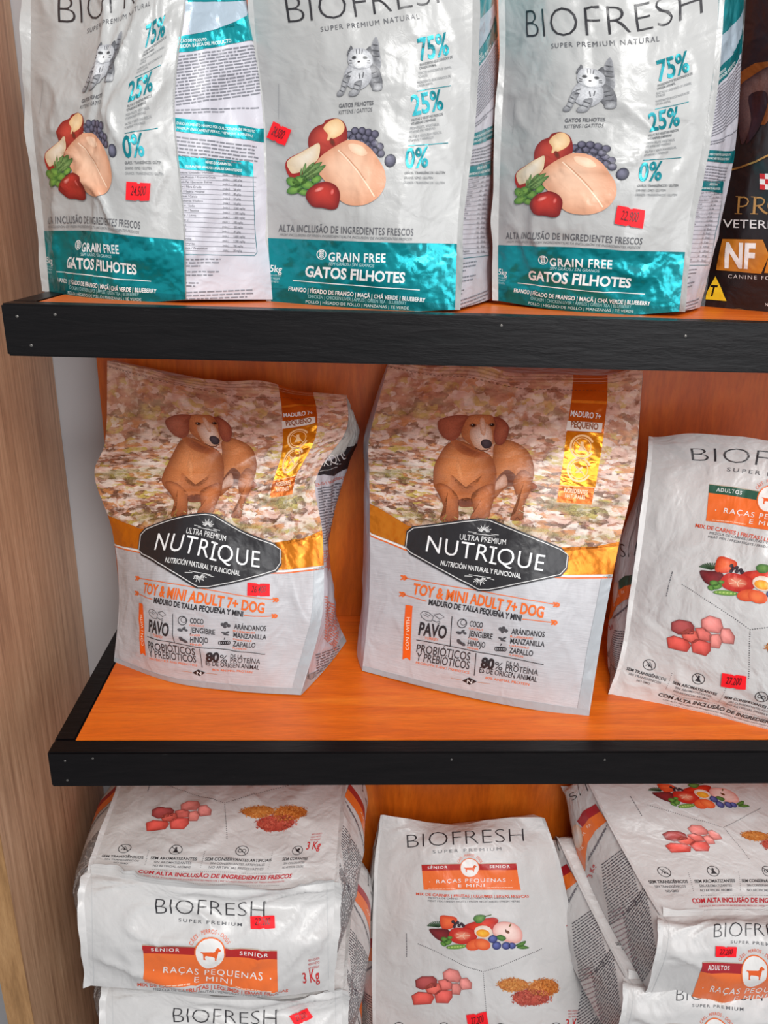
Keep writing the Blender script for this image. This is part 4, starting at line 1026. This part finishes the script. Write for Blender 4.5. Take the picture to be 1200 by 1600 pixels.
def art_breed_gusset(strip=(168, 30, 40)):
    """side of the small-breed bag, measured on the right-hand stack"""
    a = Art(820, 1200, 3.158)
    a.text('SH', 238, 162, 316, 112, 36, INK, 1, off=-.02)
    a.poly([(262, 262), (290, 214), (350, 176), (372, 214), (318, 250), (288, 292)], strip, 1)
    a.poly([(288, 292), (318, 250), (372, 214), (404, 262), (350, 310), (312, 370), (302, 430), (300, 510), (262, 420), (250, 370), (262, 300)], (238, 116, 44), 1)
    a.ell(264, 336, 24, 60, (236, 226, 220), (232, 190, 160), 2, -.1)
    for x, y in ((296, 330), (322, 290), (286, 400)): a.text('RA', x-8, y+8, x+10, y-8, 14, (250, 226, 206), 2)
    a.rows(318, 440, 410, 280, -2, 10, 3, 4, (110, 106, 112), 1, 15, (8, 20), 4)
    a.text('3 Kg', 330, 545, 354, 480, 22, (196, 42, 44), 1, off=.02)
    for k in range(21):
        x0, y0 = 372+k*5.2, 640+k*17; x1, y1 = 405+k*9.6, 470-60+k*16
        # curved columns of fine print following the side fold
        a.rows(380+k*2-(k > 9)*0, 480+k*15, 500+k*4, 392+k*13, 0, 0, 1, 5, (72, 68, 76), 1, 30+k, (10, 28), 4)
    for k in range(24):
        a.rows(490+k*3, 730+k*16, 600+k*2.5, 580+k*15.5, 0, 0, 1, 5, (72, 68, 76), 1, 60+k, (12, 34), 4)
    for k in range(16):
        a.rows(410+k*9, 720+k*24, 490+k*6, 690+k*22, 0, 0, 1, 5, (150, 110, 118), 1, 90+k, (8, 20), 4)
    return a

# ------------------------------------------------------------------ the bags
def off(rows, c, d, prof=None):
    out = []
    for i, r in enumerate(rows):
        p = node(r[c])+np.array(d)*(1 if prof is None else prof[i]); out.append(('w', *p))
    return out
def sh(px, py, Z, dx, dy, dz):
    return ('w', *(at(px, py, Z=Z)+np.array([dx, dy, dz])))
def base_of(rows, z):
    p = np.mean([node(n) for n in rows[-1]], 0); return (p[0], p[1]+.05, z)
def copy_bag(B, d, label, skip=('price_sticker',)):
    d = np.array(d, float); new = dict(B)
    def cp(o, parent):
        c = o.copy(); COL.objects.link(c); c.parent = parent
        for ch in o.children:
            if not ch.name.startswith(skip): cp(ch, c)
        return c
    r = cp(B['root'], None); r.location = Vector(B['root'].location)+Vector(d); r['label'] = label; new['root'] = r
    for k in ('G', 'G0', 'gL', 'gR', 'gB', 'g0L', 'g0R', 'g0B'):
        if k in B: new[k] = B[k]+d
    for k, nm in (('front', 'front_panel'),):
        new[k] = [c for c in r.children if c.name.startswith(nm)][0]
    return new

# --- upper shelf: three kitten food bags
rows2 = [[(392, -110, .10), (506, -105, .07), (620, -110, .06), (738, -112, .065)],
         [(398, 40, .095), (511, 40, .055), (625, 40, .04), (738, 40, .05)],
         [(414, 190, .088), (521, 190, .045), (627, 190, .03), (732, 190, .042)],
         [(418, 340, .084), (518, 343, .038), (617, 343, .022), (716, 340, .032)],
         [(424, 472, .08), (519, 479, .05), (615, 487, .032), (711, 484, .026)]]
K2 = make_bag('pet_food_bag', 'middle one of the three pearl-grey kitten food bags on the upper shelf', rows2, base_of(rows2, ZU), M_PEARL, M_GUS,
              off(rows2, 0, (.035, .10, 0), (.5, .7, 1, 1, 1)), [(777, -110, .14), (776, 20, .15), (781, 170, .155), (769, 337, .155), (774, 464, .15)],
              'bag', 'kitten food bags on the upper shelf', (1.75, 3.2), .0032, .7, 3, rb=.02)
rows1 = [[(50, -115, .13), (150, -105, .10), (228, -118, .09), (300, -125, .09)],
         [(48, 38, .115), (145, 42, .075), (217, 26, .06), (287, 5, .065)],
         [(50, 182, .11), (120, 182, .065), (188, 172, .042), (270, 158, .05)],
         [(66, 330, .11), (129, 328, .06), (194, 330, .04), (285, 335, .043)],
         [(78, 456, .113), (131, 466, .075), (201, 474, .055), (290, 468, .042)]]
K1 = make_bag('pet_food_bag', 'leftmost kitten food bag, turned so its white text-covered side shows', rows1, base_of(rows1, ZU), M_PEARL, M_GUS,
              off(rows1, 0, (.07, .055, 0)), [(365, -110, .12), (390, 30, .10), (416, 187, .092), (420, 340, .086), (429, 468, .08)],
              'bag', 'kitten food bags on the upper shelf', (1.75, 3.2), .0045, 1.0, 11, rb=.03, seals=(.009, .002))
rows3 = [[(785, -85, .13), (875, -90, .09), (1000, -95, .07), (1125, -100, .075)],
         [(790, 60, .12), (870, 66, .075), (997, 76, .05), (1119, 60, .055)],
         [(783, 212, .112), (874, 212, .062), (995, 215, .036), (1100, 212, .045)],
         [(779, 354, .108), (865, 354, .055), (975, 358, .032), (1075, 356, .04)],
         [(779, 470, .106), (863, 483, .07), (965, 492, .048), (1061, 487, .038)]]
K3 = make_bag('pet_food_bag', 'pearl-grey kitten food bag standing directly beside the black bag on the upper shelf', rows3, base_of(rows3, ZU), M_PEARL, M_GUS,
              off(rows3, 0, (.05, .085, 0), (.5, .7, 1, 1, 1)), [(1164, -100, .13), (1160, 40, .13), (1150, 220, .13), (1124, 356, .125), (1094, 480, .115)],
              'bag', 'kitten food bags on the upper shelf', (1.75, 3.2), .0036, .9, 23, rb=.02)
AK = art_kitten_front().build(K2['G0']); AG = art_kitten_gusset().build(K1['g0R'])
for B in (K1, K2, K3):
    put_print(B, 'F', AK); put_print(B, 'R', AG, name='printed_side_text')
sticker(K1, 'F', 217, 299, 37, 29, .06, '24.500')
sticker(K2, 'F', 438, 209, 31, 28, .42, '24.500')
sticker(K3, 'F', 984, 339, 44, 30, .17, '22.900')

# --- black bag at the right end of the upper shelf
rows4 = [[(1170, -110, .17), (1240, -110, .13), (1310, -112, .11), (1385, -115, .12)],
         [(1163, 50, .16), (1235, 50, .12), (1310, 48, .10), (1382, 45, .11)],
         [(1148, 200, .155), (1225, 200, .11), (1300, 200, .09), (1376, 200, .10)],
         [(1118, 360, .15), (1200, 365, .10), (1285, 368, .08), (1365, 370, .085)],
         [(1101, 480, .147), (1190, 489, .11), (1280, 496, .09), (1355, 498, .08)]]
P4 = make_bag('pet_food_bag', 'black veterinary dog food bag at the right end of the upper shelf', rows4, base_of(rows4, ZU), M_DARK, M_DARK,
              off(rows4, 0, (.02, .10, 0)), off(rows4, 3, (.03, .11, 0)), 'bag', None, (1.75, 3.2), .0025, .5, 41)
def art_black():
    a = Art(750, 0, 2.6667)
    a.poly([(1090, -60), (1300, -60), (1300, 300), (1150, 500), (1060, 520), (1070, 300)], (30, 26, 34), 0)
    a.poly([(1085, 300), (1150, 262), (1260, 250), (1260, 430), (1190, 520), (1070, 516)], (122, 66, 28), 1)
    a.blob([(1080, 370), (1130, 320), (1210, 275), (1300, 270), (1300, 380), (1220, 420), (1160, 470), (1120, 560), (1090, 600), (1075, 480)], (112, 84, 80), (52, 36, 42), 2, (1180, 340), mat=2)
    a.blob([(1120, 400), (1190, 380), (1200, 440), (1160, 540), (1110, 600), (1130, 500)], (50, 34, 44), (36, 24, 32), 3)
    GD = (178, 132, 74)
    a.line([(1030, 712), (1090, 696), (1150, 676), (1210, 644), (1270, 600)], 8, GD, 2, .5)
    for i in range(3):
        for j in range(3):
            a.poly([(1168+i*22, 724+j*22), (1190+i*22, 726+j*22), (1190+i*22, 748+j*22), (1168+i*22, 746+j*22)], (200, 30, 36) if (i+j) % 2 == 0 else (232, 226, 222), 2, step=100)
    # serif capitals P R O
    def st(p, w): a.line(p, w, GD, 3)
    st([(1082, 820), (1078, 888)], 10)
    st([(1082, 823), (1106, 822), (1120, 830), (1124, 842), (1116, 856), (1100, 861), (1082, 861)], 6)
    st([(1062, 890), (1096, 891)], 3); st([(1066, 819), (1092, 820)], 3)
    st([(1150, 822), (1146, 890)], 10); st([(1150, 825), (1172, 824), (1186, 832), (1188, 842), (1180, 854), (1150, 860)], 6); st([(1164, 860), (1184, 882), (1200, 891)], 9); st([(1132, 891), (1162, 892)], 3); st([(1134, 821), (1158, 822)], 3)
    a.ring(1238, 858, 33, 9, GD, 3, 26)
    a.text('PLAN', 1300, 892, 1450, 896, 68, GD, 3)
    a.text('VETERINARY', 1013, 948, 1386, 958, 34, (226, 222, 220), 3)
    a.poly([(1012, 996), (1180, 998), (1206, 1062), (1172, 1140), (988, 1124), (1000, 1050)], (196, 122, 38), 2)
    a.text('NF', 1022, 1112, 1148, 1116, 98, (244, 240, 236), 4, off=.035, shear=.05)
    a.poly([(1185, 1136), (1206, 1062), (1320, 1066), (1320, 1146)], (196, 122, 38), 2)
    a.text('CANINE FORMULA', 1034, 1158, 1320, 1170, 15, (214, 210, 206), 3, space=1.3)
    a.poly([(984, 1150), (1028, 1254), (930, 1246)], (238, 200, 44), 3); a.text('T', 960, 1232, 990, 1234, 44, (20, 16, 14), 4, off=.03, shear=.3)
    a.line([(960, 1296), (1080, 1286), (1180, 1308), (1300, 1312)], 2.5, (120, 84, 48), 2)
    a.text('NET 2 kg', 1188, 1274, 1262, 1278, 12, (220, 216, 212), 3)
    return a
put_print(P4, 'F', art_black().build(P4['G0']))

# --- middle shelf: two dachshund bags
rowsB = [[(608, 568, .285), (740, 572, .25), (872, 577, .215), (1004, 580, .195)],
         [(578, 680, .245), (717, 688, .195), (856, 697, .16), (995, 705, .155)],
         [(577, 740, .225), (711, 753, .17), (845, 765, .135), (984, 778, .135)],
         [(578, 810, .205), (705, 825, .145), (832, 840, .11), (966, 855, .115)],
         [(577, 935, .18), (699, 948, .12), (822, 961, .085), (943, 975, .09)],
         [(566, 1048, .162), (682, 1078, .118), (800, 1103, .085), (920, 1121, .067)]]
N2 = make_bag('pet_food_bag', 'dachshund dog food bag without a price sticker, centre of the middle shelf', rowsB, base_of(rowsB, 0), M_BRUSH, M_GUS,
              off(rowsB, 0, (.0, .09, 0), (.15, .5, .7, .95, 1.1, 1)), off(rowsB, 3, (.02, .11, 0), (.15, .5, .7, .95, 1.1, 1)),
              'bag', 'dachshund bags on the middle shelf', (2.8, 3.9), .0026, .6, 57, seals=(0, 0), lb=.08)
rowsA = [[(168, 565, .265), (275, 582, .26), (410, 601, .255), (541, 611, .25)],
         [(165, 686, .24), (297, 684, .20), (419, 692, .19), (541, 672, .22)],
         [(148, 743, .225), (290, 750, .175), (405, 762, .165), (494, 748, .185)],
         [(176, 830, .21), (281, 816, .15), (388, 835, .14), (504, 838, .165)],
         [(186, 932, .195), (262, 945, .13), (387, 955, .115), (503, 962, .13)],
         [(178, 1034, .183), (270, 1066, .135), (372, 1080, .115), (470, 1086, .107)]]
N1 = make_bag('pet_food_bag', 'creased dachshund dog food bag with a red price sticker below its black badge', rowsA, base_of(rowsA, 0), M_BRUSH, M_GUS,
              off(rowsA, 0, (.02, .08, 0), (.15, .6, .75, .95, 1.1, 1)), [(545, 640, .265), (560, 682, .275), (541, 735, .28), (513, 850, .275), (524, 955, .25), (541, 1002, .235)],
              'bag', 'dachshund bags on the middle shelf', (2.8, 3.9), .0042, 1.0, 71, seals=(0, 0), rb=.02)
AN = art_dachshund_front().build(N2['G0']); ANG = art_dachshund_gusset().build(N1['g0R'])
for B in (N1, N2): put_print(B, 'F', AN)
put_print(N1, 'R', ANG, name='printed_side_text'); put_print(N2, 'R', ANG, name='printed_side_text')
sticker(N1, 'F', 404, 921, 35, 20, .04, '26.400')

# --- small-breed bags: one leaning on the middle shelf, one standing below, two stacks
rowsM = [[(600, 1272, .27), (682, 1287, .27), (764, 1279, .265), (846, 1279, .265)],
         [(592, 1336, .25), (683, 1330, .225), (774, 1330, .22), (865, 1332, .24)],
         [(588, 1420, .22), (687, 1420, .185), (785, 1420, .18), (884, 1420, .205)],
         [(587, 1510, .195), (695, 1510, .16), (803, 1510, .15), (911, 1510, .175)],
         [(587, 1600, .17), (703, 1600, .135), (819, 1600, .125), (935, 1598, .15)],
         [(588, 1672, .15), (712, 1674, .135), (835, 1672, .13), (952, 1668, .13)]]
ML = make_bag('pet_food_bag', 'white small-breed bag standing upright under the middle shelf between the two stacks', rowsM, base_of(rowsM, ZL), M_WHITE, M_WHITE,
              [(594, 1300, .285), (588, 1350, .29), (569, 1420, .29), (562, 1490, .275), (558, 1552, .25), (557, 1600, .23)],
              off(rowsM, 3, (-.07, .06, 0), (.15, .4, .8, 1, 1.1, 1.1)), 'bag', 'small-breed dry food bags', (3.1, 4.1), .0035, .7, 83, lb=.12, rb=.02)
rowsR = [[(1020, 678, .215), (1150, 684, .17), (1275, 690, .13), (1395, 697, .095)],
         [(1018, 726, .20), (1145, 734, .155), (1262, 752, .11), (1378, 768, .075)],
         [(1004, 846, .165), (1125, 858, .105), (1240, 880, .06), (1355, 900, .035)],
         [(990, 940, .14), (1102, 957, .08), (1232, 985, .035), (1340, 1010, .012)],
         [(977, 1022, .12), (1103, 1058, .068), (1232, 1092, .028), (1360, 1120, .004)],
         [(957, 1085, .111), (1085, 1115, .078), (1215, 1147, .036), (1345, 1176, -.002)]]
MR = make_bag('pet_food_bag', 'white small-breed bag with green banner strip, beside the dachshund bags', rowsR, base_of(rowsR, 0), M_WHITE, M_WHITE,
              [(1016, 700, .24), (1012, 748, .25), (967, 850, .24), (956, 950, .215), (950, 1015, .18), (956, 1062, .145)],
              off(rowsR, 3, (.05, .13, 0), (.15, .4, .8, 1, 1.1, 1.1)), 'bag', 'small-breed dry food bags', (3.1, 4.1), .0035, .7, 97, lb=.08)
zl = -.195
rowsL = [[sh(207, 1190, zl, 0, .052, -.06), sh(297, 1190, zl, 0, .055, -.055), sh(398, 1190, zl, 0, .055, -.055), sh(540, 1188, zl, 0, .052, -.06)],
         [sh(207, 1190, zl, 0, .035, -.025), sh(297, 1190, zl, 0, .035, -.02), sh(398, 1190, zl, 0, .035, -.02), sh(540, 1188, zl, 0, .035, -.025)],
         [('z', 203, 1192, -.205), ('z', 295, 1192, -.19), ('z', 398, 1192, -.19), ('z', 539, 1188, -.2)],
         [('z', 182, 1248, -.205), ('z', 287, 1249, -.188), ('z', 406, 1249, -.188), ('z', 533, 1245, -.2)],
         [('z', 156, 1322, -.212), ('z', 287, 1325, -.196), ('z', 418, 1325, -.196), ('z', 527, 1320, -.205)],
         [('z', 142, 1365, -.222), ('z', 280, 1386, -.212), ('z', 415, 1390, -.212), ('z', 522, 1378, -.218)]]
baseL = [[(132, 1400, .035), (277, 1412, .02), (413, 1418, .02), (523, 1408, .035)], [(136, 1470, .012), (276, 1480, -.008), (412, 1484, -.008), (518, 1474, .01)],
         [(142, 1540, .008), (275, 1550, -.004), (410, 1558, -.004), (512, 1547, .008)]]
L1 = make_bag('pet_food_bag', 'topmost lying white bag of the left stack, its whole base print facing out', rowsL, (-.19, .14, -.38), M_WHITE, M_WHITE,
              off(rowsL, 0, (0, 0, -.15), (.7, .9, 1, 1, 1, 1)), off(rowsL, 3, (0, 0, -.15), (.7, .9, 1, 1, 1, 1)),
              'bag', 'small-breed dry food bags', (3.1, 4.1), .0035, .8, 101, lb=.31, rb=.22, base_net=baseL, back_bulge=.0)
rowsS = [[sh(922, 1222, -.255, 0, .03, -.03), sh(1022, 1222, -.25, 0, .03, -.03), sh(1112, 1222, -.25, 0, .03, -.03), sh(1192, 1222, -.265, 0, .03, -.04)],
         [sh(922, 1222, -.255, 0, .018, -.01), sh(1022, 1222, -.25, 0, .018, -.01), sh(1112, 1222, -.25, 0, .018, -.01), sh(1192, 1222, -.265, 0, .018, -.02)],
         [('z', 922, 1222, -.255), ('z', 1022, 1222, -.245), ('z', 1112, 1222, -.245), ('z', 1195, 1222, -.265)],
         [('z', 955, 1287, -.285), ('z', 1073, 1287, -.27), ('z', 1165, 1287, -.27), ('z', 1262, 1287, -.285)],
         [('z', 994, 1358, -.313), ('z', 1122, 1356, -.298), ('z', 1229, 1356, -.298), ('z', 1330, 1356, -.313)],
         [('z', 1036, 1432, -.33), ('z', 1140, 1430, -.324), ('z', 1250, 1430, -.324), ('z', 1372, 1430, -.33)]]
baseS = [[(1037, 1450, .062), (1140, 1450, .05), (1250, 1450, .05), (1372, 1450, .062)], [(1031, 1500, .045), (1137, 1510, .03), (1250, 1510, .03), (1360, 1500, .045)],
         [(1014, 1552, .06), (1110, 1577, .055), (1235, 1575, .055), (1350, 1568, .06)]]
R1 = make_bag('pet_food_bag', 'topmost lying white bag of the right stack, base print marked with a price sticker', rowsS, (.48, .18, -.45), M_WHITE, M_WHITE,
              [(876, 1228, .297), (880, 1237, .292), (885, 1250, .283), (905, 1345, .24), (945, 1430, .165), (1012, 1551, .073)],
              off(rowsS, 3, (0, 0, -.11)), 'bag', 'small-breed dry food bags', (3.1, 4.1), .0032, .7, 113, lb=.12, rb=.2, base_net=baseS, back_bulge=.0)
AF = art_breed_front().build(ML['G0']); AFG = art_breed_front(True, True).build(ML['G0']); AFA = art_breed_front(True).build(ML['G0'])
AS = art_breed_gusset().build(R1['g0L'])
AB = art_breed_base().build(L1['g0B']); ABA = art_breed_base(True).build(L1['g0B']); ASG = art_breed_gusset((40, 88, 70)).build(R1['g0L'])
put_print(ML, 'F', AF); put_print(MR, 'F', AFG); put_print(L1, 'F', AF); put_print(R1, 'F', AFA)
for B in (ML, MR, L1, R1):
    for side in 'LR': put_print(B, side, ASG if B is MR else AS, name='printed_side_text')
put_print(L1, 'B', AB, name='printed_base'); put_print(R1, 'B', ABA, name='printed_base')
L2 = copy_bag(L1, (.012, -.01, -.17), 'second lying white bag of the left stack, a tilted sticker at the frame bottom')
L3 = copy_bag(L1, (.004, .004, -.368), 'lowest lying white bag of the left stack, resting on the lowest shelf')
R2 = copy_bag(R1, (-.03, .002, -.118), 'second lying white bag of the right stack, shifted left of the one above')
R3 = copy_bag(R1, (-.03, .004, -.252), 'lowest lying white bag of the right stack, beside the standing bag')
sticker(L1, 'B', 410, 1441, 37, 20, -.03, '27.200')
sticker(L2, 'B', 470, 1588, 32, 18, -.5, '27.200')
sticker(R1, 'B', 1135, 1488, 33, 19, .02, '27.200')
sticker(ML, 'F', 746, 1592, 32, 22, -.15, '27.200')
sticker(MR, 'F', 1147, 1063, 39, 21, .1, '27.200')
